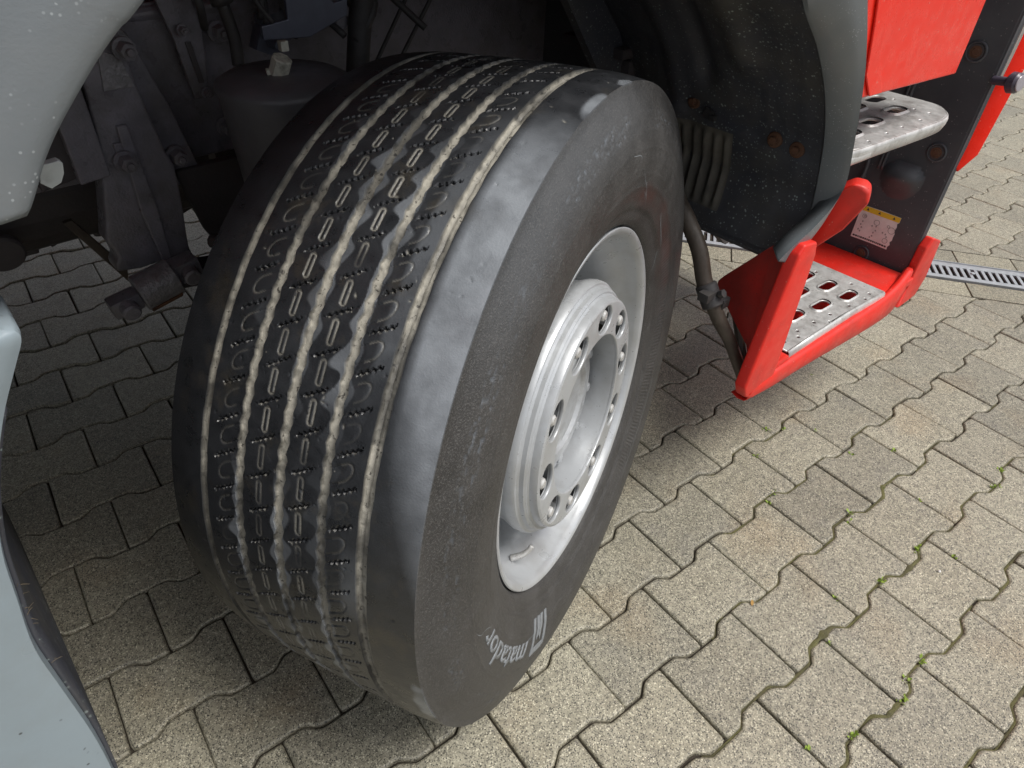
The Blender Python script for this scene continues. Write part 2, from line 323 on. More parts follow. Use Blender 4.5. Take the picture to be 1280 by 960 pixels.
#################################################################### GROUND
bm = bmesh.new()
for x0, x1, y0, y1 in ((-60, 80, -60, 80),):
    vs = [bm.verts.new((x, y, -0.0105)) for x, y in ((x0, y0), (x1, y0), (x1, y1), (x0, y1))]; bm.faces.new(vs)
ground = tag(from_bm('ground', bm, 'joint_sand'), kind='structure', label='dark sandy bed showing in the joints between the paving stones')
pave = tag(empty('pavement'), kind='structure', label='grey concrete pavement of interlocking double T stones')
SL, SP, SW, RAMP, AMP = 0.2, 0.1406, 0.1590, 0.024, 0.0092   # length, row pitch, head width, ramp, half step
def zig(u, jitter=0):
    """height of the zigzag edge above the row line, u measured from a straight joint"""
    u = abs(((u + SL / 2) % SL) - SL / 2); k = (u - (SL / 4 - RAMP / 2)) / RAMP; k = min(1, max(0, k)); return AMP * (1 - 2 * k)
def stone_mesh(name, seed):
    r = random.Random(seed); g = 0.0017; h = SL / 2 - 0.0011; q = SL / 4; e = RAMP / 2
    top = [(-h, SP / 2 + AMP - g), (-q - e, SP / 2 + AMP - g), (-q + e, SP / 2 - AMP - g), (q - e, SP / 2 - AMP - g), (q + e, SP / 2 + AMP - g), (h, SP / 2 + AMP - g)]
    pts = [(x, y) for x, y in top] + [(-x, -y) for x, y in top]
    n = len(pts); jit = [Vector((r.uniform(-.0009, .0009), r.uniform(-.0009, .0009))) for _ in range(n)]; P0 = [Vector(p) + j_ for p, j_ in zip(pts, jit)]   # clockwise
    RRS = [0.0045 if r.random() < .8 else r.uniform(.006, .011) for _ in range(n)]
    bm = bmesh.new()
    def ring(off, z):
        Q = []
        for k in range(n):
            d1 = (P0[k] - P0[k - 1]).normalized(); d2 = (P0[(k + 1) % n] - P0[k]).normalized(); n1 = Vector((d1.y, -d1.x)); n2 = Vector((d2.y, -d2.x))
            m = (n1 + n2); Q.append(P0[k] + m * (off / max(0.3, 1 + n1.dot(n2))))
        out = []
        for k in range(n):
            rr = max(0.0012, RRS[k] - off * 0.5)
            a = Q[k - 1]; b = Q[k]; c = Q[(k + 1) % n]; p1 = b + (a - b).normalized() * rr; p2 = b + (c - b).normalized() * rr
            for v in (p1, (p1 + p2 + 2 * b) / 4, p2): out.append(bm.verts.new((v.x, v.y, z + (r.uniform(-.0004, .0004) if -0.01 < z < 0 else 0))))
        return out
    rings = [ring(0, -0.022), ring(0, -0.0060), ring(0.0008, -0.0030), ring(0.0022, -0.0012), ring(0.0045, 0.0), ring(0.0056, 0.0)]
    for a, b in zip(rings, rings[1:]):
        for k in range(len(a)): bm.faces.new((a[k], a[(k + 1) % len(a)], b[(k + 1) % len(a)], b[k]))
    bm.faces.new(rings[-1]); bmesh.ops.recalc_face_normals(bm, faces=bm.faces)
    me = bpy.data.meshes.new(name); bm.to_mesh(me); bm.free(); me.materials.append(M['concrete_stone']); me.shade_smooth(); me.set_sharp_from_angle(angle=math.radians(50))
    return me
STONES = [stone_mesh('paving_stone', k) for k in range(12)]
# drainage line
DP = Vector((2.103, 0.219, 0)); DD = Vector((0.629, -0.7774, 0)).normalized(); DN = Vector((0.7774, 0.629, 0)).normalized()
def proj(p):
    d = Vector(p) - CAM; z = d.dot(RZ)
    if z < 0.05: return None
    return (640 + 852.4 * d.dot(RX) / z, 480 + 852.4 * d.dot(RY) / z, z)
cells = []
for j in range(-60, 22):
    for i2 in range(-12, 100):
        if (i2 + j) % 2: continue
        x = i2 * SL / 2; y = -j * SP
        if y > 8.2 or x > 9.6: continue
        a = (Vector((x, y, 0)) - DP).dot(DN)
        if a > 0.0 + .0 and False: continue
        q = proj((x, y, 0))
        vis = q is not None and -110 < q[0] < 1390 and -60 < q[1] < 1060
        # hidden behind the truck's cab and wheel house from here, still paved
        near = vis and not (q[1] < 285 and q[0] < 1075)
        size = (1 / q[2] ** 2) if vis else 0
        cells.append((x, y, a, size if near else size * 0.02, near, vis))
cells.sort(key=lambda c: -c[3])
def crossing(a): return (-0.105 - 0.13 < a < -0.105 + 0.13) or (0.238 - 0.13 < a < 0.238 + 0.13)
def stone_matrix(x, y, r):
    return Matrix.Translation((x + r.uniform(-.0009, .0009), y + r.uniform(-.0009, .0009), r.uniform(-.0018, .0012))) @ Matrix.Rotation(r.uniform(-.006, .006), 4, 'X') @ Matrix.Rotation(r.uniform(-.005, .005), 4, 'Y') @ Matrix.Rotation(r.uniform(-.004, .004), 4, 'Z')
count = 0; far = bmesh.new()
for (x, y, a, size, near, vis) in cells:
    r = random.Random(int(x * 1000) * 7919 + int(y * 10000)); mtx = stone_matrix(x, y, r); me = r.choice(STONES)
    if -0.105 + 0.13 <= a <= 0.238 - 0.13: continue
    if crossing(a):
        b = bmesh.new(); b.from_mesh(me); b.transform(mtx)
        planes = []
        if a < 0.06: planes.append((DP + DN * -0.107, DN))
        if a > 0.06: planes.append((DP + DN * 0.240, -DN))
        for co, no in planes:
            g = bmesh.ops.bisect_plane(b, geom=b.verts[:] + b.edges[:] + b.faces[:], plane_co=co, plane_no=no, clear_outer=True)
            ed = [e for e in g['geom_cut'] if isinstance(e, bmesh.types.BMEdge)]
            if ed:
                try: bmesh.ops.holes_fill(b, edges=ed)
                except Exception: pass
        if len(b.verts) < 3: b.free(); continue
        if near and count < 300:
            me2 = bpy.data.meshes.new('paving_stone'); b.to_mesh(me2)
            o = bpy.data.objects.new('paving_stone', me2)
            if not me2.materials: me2.materials.append(M['concrete_stone'])
            link(o, pave); count += 1
        else:
            t_ = bpy.data.meshes.new('tmp'); b.to_mesh(t_); far.from_mesh(t_); bpy.data.meshes.remove(t_)
        b.free(); continue
    if near and count < 300:
        o = bpy.data.objects.new('paving_stone', me); o.matrix_world = mtx; link(o, pave); count += 1
    else:
        n0 = len(far.verts); far.from_mesh(me); far.verts.ensure_lookup_table()
        for v in far.verts[n0:]: v.co = mtx @ v.co
tag(from_bm('distant_paving', far, 'concrete_stone', pave), kind='stuff', label='the farther paving stones seen small or in the dark under the truck')

# edging slabs on both sides of the drain
bm = bmesh.new(); box(bm, (0, 0, -0.011), 0.196, 0.097, 0.022, bev=0.003)
me = bpy.data.meshes.new('edging_slab'); bm.to_mesh(me); bm.free(); me.materials.append(M['edging_concrete'])
ang = math.atan2(DD.y, DD.x)
for k in range(-14, 22):
    for off, sh in ((-0.0545, -0.013), (0.1885, 0.0)):
        al = 0.1 + 0.2 * k + sh; p = DP + DD * al + DN * off
        o = bpy.data.objects.new('edging_slab', me); o.location = (p.x, p.y, random.uniform(-.0015, .001)); o.rotation_euler = (random.uniform(-.006, .006), random.uniform(-.006, .006), ang); link(o, pave)
# the drain itself
drain = empty('drain_channel', DP, (0, 0, ang))
tag(drain, label='galvanised steel slotted drain channel crossing the pavement behind the red cab step', category='drain')
bm = bmesh.new()
x0, x1 = -2.8, 4.2
for y0, y1, zz in ((0.002, 0.034, 0.0), (0.105, 0.136, 0.0)):
    box(bm, ((x0 + x1) / 2, (y0 + y1) / 2, -0.004 + zz), x1 - x0, y1 - y0, 0.008, bev=0.0012)
for yy in (0.0035, 0.1345): box(bm, ((x0 + x1) / 2, yy, 0.0015), x1 - x0, 0.003, 0.006)
from_bm('drain_frame', bm, 'galvanised', drain)
bm = bmesh.new(); k = 0; xx = x0
while xx < x1:
    box(bm, (xx, 0.0695, -0.003), 0.0105, 0.0695, 0.006, bev=0.001); xx += 0.0236
tag(from_bm('grate_bars', bm, 'galvanised', drain), kind='stuff')
bm = bmesh.new(); box(bm, ((x0 + x1) / 2, 0.07, -0.06), x1 - x0, 0.12, 0.004)
for yy in (0.012, 0.128): box(bm, ((x0 + x1) / 2, yy, -0.035), x1 - x0, 0.004, 0.05)
from_bm('drain_trough', bm, 'drain_dark', drain)
bm = bmesh.new()
cyl(bm, (0, 0, -0.001), (0, 0, 0.0045), 0.008, n=6, bev=0.0008)
db = from_bm('drain_bolt', bm, 'galvanised', drain); db.location = (0.24, 0.0695, 0)
for xx in (0.78, 1.03, 1.32): dup(db, drain, location=(xx, 0.0695, 0))

# moss and weeds in the joints, lower right
def mossy(x, y):
    q = proj((x, y, 0))
    if q is None: return 0
    u, v = q[0], q[1]
    d = (u - 960) * 0.75 + (v - 560) * 0.55
    n = mnoise.noise(Vector((x * 2.3, y * 2.3, 3.1)))
    return max(0, min(1, (u - 840) / 260)) * max(0, min(1, (v - 470) / 160)) * max(0, min(1, 0.62 + 1.5 * n))
bmm = bmesh.new(); wb = bmesh.new()
def tuft(b, p, r):
    k_ = r.randint(4, 9)
    for _ in range(k_):
        a = r.uniform(0, 2 * PI); ln = r.uniform(.004, .011); tilt = r.uniform(.2, 1.1); c = Vector(p) + Vector((r.uniform(-.006, .006), r.uniform(-.004, .004), r.uniform(-.002, .003)))
        d = Vector((math.cos(a) * math.sin(tilt), math.sin(a) * math.sin(tilt), math.cos(tilt))); s = d.cross(Vector((0, 0, 1))).normalized() * ln * 0.32; 
        vs = [b.verts.new(c), b.verts.new(c + d * ln * .5 + s), b.verts.new(c + d * ln + Vector((0, 0, -.001))), b.verts.new(c + d * ln * .5 - s)]; b.faces.new(vs)
r = random.Random(11)
for j in range(-6, 14):
    y0 = -j * SP - SP / 2
    prev = None; x = 0.6; off = 0 if (j % 2) else SL / 2
    steps = 0
    while x < 3.4:
        u_ = x - off
        # edge between row j and row j+1: row j heads sit over row j+1 waists
        yy = y0 - zig(u_) ; m_ = mossy(x, yy) * max(0, 0.65 + 1.1 * mnoise.noise(Vector((x * 14, yy * 14, 0))))
        wv = 0.0014 + 0.0052 * m_ * (0.7 + 1.1 * mnoise.noise(Vector((x * 60, yy * 60, 5)))); zt = -0.0075 + 0.0095 * m_ + 0.0018 * mnoise.noise(Vector((x * 70, yy * 70, 8)))
        sl = (zig(u_ + .002) - zig(u_ - .002)) / .004; nx, ny = Vector((sl, 1)).normalized()
        cur = None
        if m_ > 0.12:
            c0 = Vector((x, yy, 0)); nn = Vector((nx, ny, 0))
            cur = [bmm.verts.new(c0 - nn * wv + Vector((0, 0, zt - .003))), bmm.verts.new(c0 + Vector((0, 0, zt))), bmm.verts.new(c0 + nn * wv + Vector((0, 0, zt - .003)))]
            if prev:
                for k in (0, 1): bmm.faces.new((prev[k], prev[k + 1], cur[k + 1], cur[k]))
            if r.random() < 0.085 * m_ ** 2: 
                for _ in range(r.randint(1, 3)): tuft(wb, (x + r.uniform(-.008, .008), yy + r.uniform(-.003, .003), -0.001), r)
        prev = cur; x += 0.004
    # straight joints
    for i2 in range(6, 36):
        if (i2 + j) % 2 == 0: continue
        xs = i2 * SL / 2; m_ = mossy(xs, -j * SP)
        if m_ > 0.3 and r.random() < .55: tuft(wb, (xs, -j * SP + r.uniform(-.07, .07), -0.002), r)
for px, py in ((1.52, -0.62), (1.40, 0.02), (1.18, -0.32), (1.62, -0.80), (1.85, -.55)): tuft(wb, (round(px / .1) * .1, py, -.001), r)
def crumb(name, p, matn, sx, sy, sz, lab, cat):
    b = bmesh.new(); bmesh.ops.create_icosphere(b, subdivisions=2, radius=1); rr = random.Random(len(lab))
    for v in b.verts: v.co = Vector((v.co.x * sx, v.co.y * sy, v.co.z * sz)) * rr.uniform(.8, 1.15)
    o = from_bm(name, b, matn, None, smooth=True); o.location = p; tag(o, label=lab, category=cat)
crumb('pebble', (1.436, -1.106, 0.002), 'white_crumb', .0035, .003, .0025, 'tiny white pebble lying on a stone at the right', 'pebble')
b = bmesh.new(); vs = [b.verts.new(Vector(q)) for q in ((0, 0, 0), (.004, .003, .002), (.010, .002, .004), (.013, -.001, .003), (.009, -.004, .001), (.004, -.003, .0005))]; b.faces.new(vs)
o = from_bm('fallen_leaf', b, 'dry_leaf'); o.location = (1.045, -0.925, 0.0005); o.rotation_euler = (0, 0, 0.7); tag(o, label='small orange scrap of dry leaf in a paving joint', category='leaf')
tag(from_bm('moss', bmm, 'moss', smooth=True), kind='stuff', label='olive green moss filling the wavy joints of the pavement')
tag(from_bm('weeds', wb, 'weed_leaf'), kind='stuff', label='tiny bright green weeds sprouting from the paving joints')

#################################################################### TRUCK
truck = empty('truck', TT * T0 + NN * S0, (0, 0, PH))
tag(truck, label='red truck cab with grey wheel arches, steered front wheel and aluminium entry steps', category='truck')

# ---------------- wheel
A_AZ, A_EL = -1.1173, 0.0463
ax = Vector((math.cos(A_AZ) * math.cos(A_EL), math.sin(A_AZ) * math.cos(A_EL), math.sin(A_EL)))
uu = Vector((0, 0, 1)).cross(ax).normalized(); vv = ax.cross(uu); WC = Vector((0.7535, -0.6752, 0.4777))
WM = Matrix(((uu.x, vv.x, ax.x, WC.x), (uu.y, vv.y, ax.y, WC.y), (uu.z, vv.z, ax.z, WC.z), (0, 0, 0, 1)))
TM = Matrix.Translation(TT * T0 + NN * S0) @ Matrix.Rotation(PH, 4, 'Z')
def revolve(bm, prof, n=160, closed=False):
    rings = [[bm.verts.new((r_ * math.cos(2 * PI * k / n), r_ * math.sin(2 * PI * k / n), d)) for k in range(n)] for d, r_ in prof]
    for a, b in zip(rings, rings[1:]):
        for k in range(n): bm.faces.new((a[k], a[(k + 1) % n], b[(k + 1) % n], b[k]))
bm = bmesh.new()
prof = [(-0.002, 0.2835), (0.0008, 0.2862), (0.0020, 0.2845), (0.0015, 0.2805), (-0.002, 0.276), (-0.012, 0.2725), (-0.026, 0.2705), (-0.040, 0.262), (-0.055, 0.252), (-0.075, 0.245), (-0.11, 0.241), (-0.14, 0.238), (-0.155, 0.230), (-0.160, 0.215), (-0.150, 0.19), (-0.10, 0.175), (-0.07, 0.165), (-0.062, 0.12), (-0.064, 0.05)]
revolve(bm, prof, 200)
outerprof = [(-0.002, 0.2835), (-0.012, 0.286), (-0.02, 0.284), (-0.03, 0.275), (-0.29, 0.275), (-0.30, 0.286)]
revolve(bm, outerprof, 120); revolve(bm, [(-0.30, 0.286), (-0.28, 0.25), (-0.15, 0.235)], 120)
wheel = from_bm('front_wheel', bm, 'rim_silver', None, auto=35)
wheel.parent = truck; wheel.matrix_world = WM; wheel.matrix_parent_inverse = Matrix(); wheel.matrix_local = TM.inverted() @ WM
tag(wheel, label='steered front wheel with worn tyre and silver rim')
# cover plate with ten openings
R_IN, R_OUT, NP = 0.1293, 0.1775, 10
cu = bpy.data.curves.new('c', 'CURVE'); cu.dimensions = '2D'; cu.fill_mode = 'BOTH'; cu.extrude = 0.0012; cu.bevel_depth = 0.002; cu.bevel_resolution = 2
def spl(pts):
    s = cu.splines.new('POLY'); s.points.add(len(pts) - 1); s.use_cyclic_u = True
    for k, (x, y) in enumerate(pts): s.points[k].co = (x, y, 0, 1)
spl([(R_OUT * math.cos(2 * PI * k / 180), R_OUT * math.sin(2 * PI * k / 180)) for k in range(180)])
spl([(R_IN * math.cos(2 * PI * k / 160), R_IN * math.sin(2 * PI * k / 160)) for k in range(160)])
NUT0 = math.radians(2.0)
for k in range(NP):
    a = NUT0 + 2 * PI * k / NP; cx, cy = 0.1540 * math.cos(a), 0.1540 * math.sin(a)
    spl([(cx + 0.0232 * math.cos(b) * math.cos(a) - 0.0315 * math.sin(b) * math.sin(a), cy + 0.0232 * math.cos(b) * math.sin(a) + 0.0315 * math.sin(b) * math.cos(a)) for b in [2 * PI * q / 36 for q in range(36)]])
tmp = bpy.data.objects.new('tmp', cu); COL.objects.link(tmp); me = bpy.data.meshes.new_from_object(tmp); COL.objects.unlink(tmp); bpy.data.objects.remove(tmp)
me.transform(Matrix.Translation((0, 0, 0.0065)))
bm = bmesh.new(); bm.from_mesh(me); nf0 = len(bm.faces)
revolve(bm, [(0.0085, 0.1765), (0.0095, 0.1785), (0.008, 0.1815), (0.002, 0.184), (-0.003, 0.1845), (-0.0055, 0.187), (-0.005, 0.190), (-0.008, 0.193), (-0.014, 0.194), (-0.017, 0.197), (-0.0175, 0.200), (-0.021, 0.2025), (-0.030, 0.2035), (-0.036, 0.2025), (-0.05, 0.197), (-0.075, 0.192), (-0.10, 0.19)], 200)
revolve(bm, [(0.0082, 0.1298), (0.0085, 0.1285), (0.006, 0.1277), (0.0, 0.1278), (-0.012, 0.1285), (-0.030, 0.1300), (-0.044, 0.1315), (-0.048, 0.1320)], 180)
for k in range(NP):   # collars of the openings
    a = NUT0 + 2 * PI * k / NP; cx, cy = 0.1545 * math.cos(a), 0.1545 * math.sin(a); rings = []
    for g_, d in ((1.0, 0.007), (0.985, 0.004), (0.98, 0.0015)):
        rings.append([bm.verts.new((cx + g_ * (0.0232 * math.cos(b) * math.cos(a) - 0.0315 * math.sin(b) * math.sin(a)), cy + g_ * (0.0232 * math.cos(b) * math.sin(a) + 0.0315 * math.sin(b) * math.cos(a)), d)) for b in [2 * PI * q / 36 for q in range(36)]])
    for p_, q_ in zip(rings, rings[1:]):
        for s in range(36): bm.faces.new((p_[s], p_[(s + 1) % 36], q_[(s + 1) % 36], q_[s]))
from_bm('wheel_cover', bm, 'rim_silver', wheel, auto=30)
bm = bmesh.new(); revolve(bm, [(-0.052, 0.150), (-0.048, 0.151), (-0.046, 0.160), (-0.034, 0.184), (-0.045, 0.188)], 120); from_bm('hole_shade_disc', bm, 'disc_shade', wheel, auto=35)  # dark ring added so the openings look shaded inside
nut0 = None
for k in range(NP):
    a = NUT0 + 2 * PI * k / NP; c = Vector((0.1600 * math.cos(a), 0.1600 * math.sin(a), 0))
    if nut0 is None:
        bm = bmesh.new(); cyl(bm, (0, 0, -0.07), (0, 0, -0.030), 0.0145, n=24, bev=0.001); cyl(bm, (0, 0, -0.032), (0, 0, -0.004), 0.0135, 0.013, n=6, bev=0.0015); cyl(bm, (0, 0, -0.006), (0, 0, 0.009), 0.0095, 0.0082, n=16, bev=0.0025)
        nut0 = from_bm('wheel_nut', bm, 'nut_steel', wheel, auto=30); nut0.location = c; nut0.rotation_euler = (0, 0, a)
    else: dup(nut0, wheel, location=c, rotation_euler=(0, 0, a + 0.3 * k))
bm = bmesh.new()
revolve(bm, [(-0.075, 0.128), (-0.068, 0.126), (-0.066, 0.116), (-0.050, 0.110), (-0.034, 0.106), (-0.029, 0.100), (-0.028, 0.080), (-0.034, 0.074), (-0.036, 0.03), (-0.036, 0.0005)], 120)
from_bm('hub', bm, 'hub_silver', wheel, auto=35)
lug = None
for k in range(10):
    a = 2 * PI * k / 10 + .3
    if lug is None:
        bm = bmesh.new(); box(bm, (0.1135, 0, -0.050), 0.017, 0.034, 0.030, bev=0.005); cyl(bm, (0.112, 0, -0.055), (0.112, 0, -0.030), 0.0105, 0.0085, n=18, bev=0.002)
        lug = from_bm('hub_lug', bm, 'hub_silver', wheel, auto=35); lug.rotation_euler = (0, 0, a)
    else: dup(lug, wheel, rotation_euler=(0, 0, a))
bm = bmesh.new(); revolve(bm, [(-0.0495, 0.1330), (-0.055, 0.150), (-0.060, 0.150), (-0.0610, 0.140), (-0.0606, 0.124)], 96); from_bm('hub_gap_shade', bm, 'chassis_dark', wheel, auto=35)  # dark ring put in for the shaded gap round the hub
bm = bmesh.new(); a = math.radians(-128); c = Vector((math.cos(a), math.sin(a), 0))
tube(bm, [c * 0.256 + Vector((0, 0, -0.045)), c * 0.245 + Vector((0, 0, -0.03)), c * 0.235 + Vector((0, 0, -0.022)), c * 0.225 + Vector((0, 0, -0.018))], [0.006, 0.005, 0.0045, 0.0045], n=10)
from_bm('valve_stem', bm, 'nut_steel', wheel, smooth=True)

# ---------------- tyre: one dense surface of revolution with real grooves, slots and sipes
NT = 2100
th = np.linspace(0, 2 * PI, NT, endpoint=False)
def tri(x): x = x % 1.0; return 4 * np.abs(x - 0.5) - 1
def vnoise(th_, s, seed, nx, sy):
    """smooth periodic value noise on (theta, d)"""
    g = np.random.default_rng(seed); ny = 64; tab = g.random((nx, ny))
    x = th_ / (2 * PI) * nx; y = s / sy + 7.3
    xi = np.floor(x).astype(int); yi = np.floor(y).astype(int); fx = x - xi; fy = y - yi; fx = fx * fx * (3 - 2 * fx); fy = fy * fy * (3 - 2 * fy)
    a = tab[xi % nx, yi % ny]; b = tab[(xi + 1) % nx, yi % ny]; c = tab[xi % nx, (yi + 1) % ny]; d = tab[(xi + 1) % nx, (yi + 1) % ny]
    return (a * (1 - fx) + b * fx) * (1 - fy) + (c * (1 - fx) + d * fx) * fy
NPI = 75
ph = th / (2 * PI) * NPI
G = [-0.2650, -0.2125, -0.1585, -0.1035, -0.0540]; HW = [0.0052, 0.0057, 0.0060, 0.0056, 0.0070]
ED = [np.full(NT, -0.322)]
for k, (g, hw) in enumerate(zip(G, HW)):
    if k in (0, 4): za = 0.0003 * np.sin(ph * 2 * PI); zb = za
    else:
        za = 0.0013 * tri(ph * 2 + 0.3 * k); zb = 0.0013 * tri(ph * 2 + 0.3 * k + 0.12)
    wob = 0.0009 * (vnoise(th, np.full(NT, k * 0.5), 5 + k, 300, 0.1) - 0.5)
    ED += [g - hw + za + wob, g + hw + zb + wob]
ED.append(np.full(NT, 0.0065))
cols = []; kind = []      # per column: d(theta), region index
def addcols(a, b, n, kd, first=True):
    for q in range(n + 1):
        if q == 0 and not first: continue
        f = q / n; cols.append(a * (1 - f) + b * f); kind.append(kd)
nrib = [24, 32, 34, 34, 31, 30]
for k in range(6):
    addcols(ED[2 * k], ED[2 * k + 1], nrib[k], ('rib', k))
    if k < 5:
        a, b = ED[2 * k + 1], ED[2 * k + 2]; e = 0.0007
        addcols(a + e, b - e, 7, ('groove', k))
D = np.stack(cols); NC = len(cols); THG = np.broadcast_to(th, D.shape)
def crown(d): 
    x = (d + 0.157) / 0.163
    return 0.4825 - 0.0035 * x ** 2 - 0.011 * np.clip(np.abs(x) - 0.72, 0, 1) ** 1.6 * 3.0
Rr = crown(D).copy(); mud = np.zeros_like(D); film = np.zeros_like(D)  # film: painted sky sheen and water marks
isg = np.array([k[0] == 'groove' for k in kind]); gi = np.array([k[1] for k in kind])
lump = vnoise(THG, D, 3, 420, 0.006); lump2 = vnoise(THG, D, 4, 900, 0.003)
for k in range(5):
    mk = isg & (gi == k)
    cen = G[k]; x = np.abs(D[mk] - cen) / HW[k]
    depth = 0.0056 + 0.0004 * (1 - x ** 2)
    Rr[mk] -= depth - 0.0014 * lump[mk] - 0.0010 * lump2[mk]
    mm = 0.62 + 0.5 * (lump[mk] - 0.3)
    if k == 4:  # the outermost groove carries a darker line beside its pale floor
        Rr[mk] -= 0.0018 * np.exp(-((D[mk] - cen + 0.002) / 0.0013) ** 2); mm = mm * (1 - 0.55 * np.exp(-((D[mk] - cen + 0.002) / 0.0016) ** 2))
    mud[mk] = np.clip(mm + 0.2, 0, 1) * np.where(x > 0.9, 0.45 + 0.5 * lump[mk], 1)
    # dark bare stretch low on the outer groove
    bare = np.clip((vnoise(THG[mk], D[mk], 31 + k, 60, 1.0) - 0.62) * 6, 0, 1) * 0.6
    mud[mk] *= (1 - bare) * (1 - 0.45 * np.clip((np.degrees(THG[mk]) - 158) / 22, 0, 1))
def arc(d, off): return d, off
pitch = 2 * PI / NPI; RC = 0.482
def phase(th0, sh=0.0): return ((THG - math.radians(th0)) / pitch + sh / (pitch * 0.482) + 0.5) % 1.0 - 0.5    # -0.5..0.5 pitches
idx = ((THG) / pitch).astype(int)
vary = np.random.default_rng(9).random(NPI + 2)
def capsdist(x, y, h): return np.sqrt(np.maximum(np.abs(y) - h, 0) ** 2 + x ** 2)
def groove_at(dist, hw, depth, mudv, k):
    global Rr
    f = np.clip(1.4 - dist / hw, 0, 1) * k; Rr -= f * depth; return f
ribm = [(~isg) & (gi == k) for k in range(6)]
SLANT = 0.55
M1 = lambda k: np.broadcast_to(ribm[k][:, None], D.shape)
strength = 0.55 + 0.6 * vnoise(THG, D, 77, 40, 0.06)
for k, dc, t0 in ((2, -0.1855, 131.05), (3, -0.1325, 128.26)):
    m_ = M1(k); y = phase(t0) * pitch * RC; x = D - dc; fade = np.clip(vnoise(THG, D, 70 + k, 75, 0.5) * 2.2 - 0.25, 0.1, 1)
    cd_ = np.abs(capsdist(x, y, 0.0098) - 0.0030)
    f = groove_at(cd_, 0.0011, 0.0013, 0.6, m_ * fade); mud = np.maximum(mud, f * 0.62 * np.clip(strength, 0, 1))
    # wavy sipe between the slots
    y = phase(t0 + 2.4, SLANT * x) * pitch * RC; wav = 0.0012 * np.sin(x * 2 * PI / 0.0058 + 6 * vnoise(THG, D, 33, 75, 9.0))
    win = (np.abs(x) < 0.0125); f = groove_at(np.abs(y - wav), 0.0012, 0.0032 , 0, m_ * win * np.clip(0.4 + 1.2 * vnoise(THG, D, 35, 150, 0.01), 0, 1)); f2 = groove_at(np.abs(y - wav), 0.0006, 0.001, 0, m_ * (np.abs(x) < 0.02))
    film -= f * 1.5; mud = np.maximum(mud, np.clip(1 - np.abs(y - wav - 0.0018) / 0.0007, 0, 1) * m_ * win * (lump2 > 0.5) * 0.45)
for k, gsrc, sgn, t0 in ((4, -0.1035, 1, 139.85), (1, -0.2125, -1, 143.05)):
    m_ = M1(k); x = (D - gsrc) * sgn; y = phase(t0, SLANT * (D - gsrc)) * pitch * RC
    cx = 0.0200; rad = 0.0092
    dd = np.where(x < cx, np.abs(np.abs(y) - rad), np.abs(np.sqrt((x - cx) ** 2 + y ** 2) - rad))
    f = groove_at(dd, 0.0010, 0.0011, 0, m_ * np.clip(vnoise(THG, D, 80 + k, 75, 0.5) * 2.0 - 0.1, 0.15, 1)); mud = np.maximum(mud, f * 0.28 * strength * (x > cx * 0.7))
    y = phase(t0 + 2.4, SLANT * (D - gsrc)) * pitch * RC; wav = 0.0014 * np.sin(x * 2 * PI / 0.0060 + 6 * vnoise(THG, D, 34, 75, 9.0)); win = (x > 0.010) & (x < 0.036)
    f = groove_at(np.abs(y - wav), 0.0013, 0.0036, 0, m_ * win * np.clip(0.4 + 1.2 * vnoise(THG, D, 36, 150, 0.01), 0, 1)); groove_at(np.abs(y - wav), 0.0006, 0.0008, 0, m_ * (x < 0.036)); film -= f * 1.5
    mud = np.maximum(mud, np.clip(1 - np.abs(y - wav - 0.0018) / 0.0007, 0, 1) * m_ * win * (lump2 > 0.5) * 0.4)
# painted sky sheen of wet rubber: lobes beside the grooves, wider patches, the shoulder rib
lob = (0.5 + 0.5 * np.cos((phase(139.5) + SLANT * (D + 0.1) / pitch / RC) * 2 * PI)) ** 1.3
big = vnoise(THG, D, 21, 26, 0.09)
for g, sgn, wd, amt, t1 in ((G[2], -1, 0.011, 0.9, 0), (G[2], 1, 0.010, 0.55, 1), (G[1], -1, 0.016, 0.7, 2), (G[3], 1, 0.008, 0.35, 3), (G[3], -1, 0.016, 0.75, 4)):
    x = (D - g) * sgn - 0.005; wd2 = wd * (0.12 + 1.5 * lob * vnoise(THG, D, 40 + t1, 75, 2.0))
    film += 0.85 * amt * np.clip((1 - x / wd2) * 4, 0, 1) * (x > -0.004) * np.clip((big - 0.25) * 3, 0, 1) * (~isg)[:, None] * np.clip((np.degrees(THG) - 104) / 18, 0.1, 1)
deg = np.degrees(THG)
film += (0.32 * np.clip((D + 0.082) / 0.006, 0, 1) * M1(4) * np.clip((vnoise(THG, D, 62, 30, 0.05) - 0.25) * 3, 0, 1)) * np.clip((deg - 100) / 20, 0, 1)
shoulder = np.clip((D + 0.047) / 0.012, 0, 1) * np.clip((deg - 100) / 14, 0, 1) * np.clip((149 - deg + 380 * (D + 0.045)) / 16, 0, 1)
film += 1.15 * shoulder * (0.62 + 0.38 * np.clip((vnoise(THG, D, 61, 16, 0.08) - 0.15) * 1.6, 0, 1)) * 0.8
film += 0.05 * (~isg)[:, None]
# pits and cuts
pr = np.random.default_rng(5)
for _ in range(260):
    t0 = pr.uniform(math.radians(60), math.radians(235)); d0 = pr.uniform(-0.31, 0.003); s = pr.uniform(0.0004, 0.0011)
    j0 = int(t0 / (2 * PI) * NT); js = np.arange(j0 - 6, j0 + 7) % NT
    dx = (D[:, js] - d0); dy = (th[js] - t0)[None, :] * RC; ang_ = pr.uniform(0, 3); e = np.exp(-((dx * math.cos(ang_) + dy * math.sin(ang_)) / s) ** 2 - ((-dx * math.sin(ang_) + dy * math.cos(ang_)) / (s * 2)) ** 2)
    Rr[:, js] -= 0.0016 * e; mud[:, js] = np.maximum(mud[:, js], e * pr.choice([0, 0, .7]))
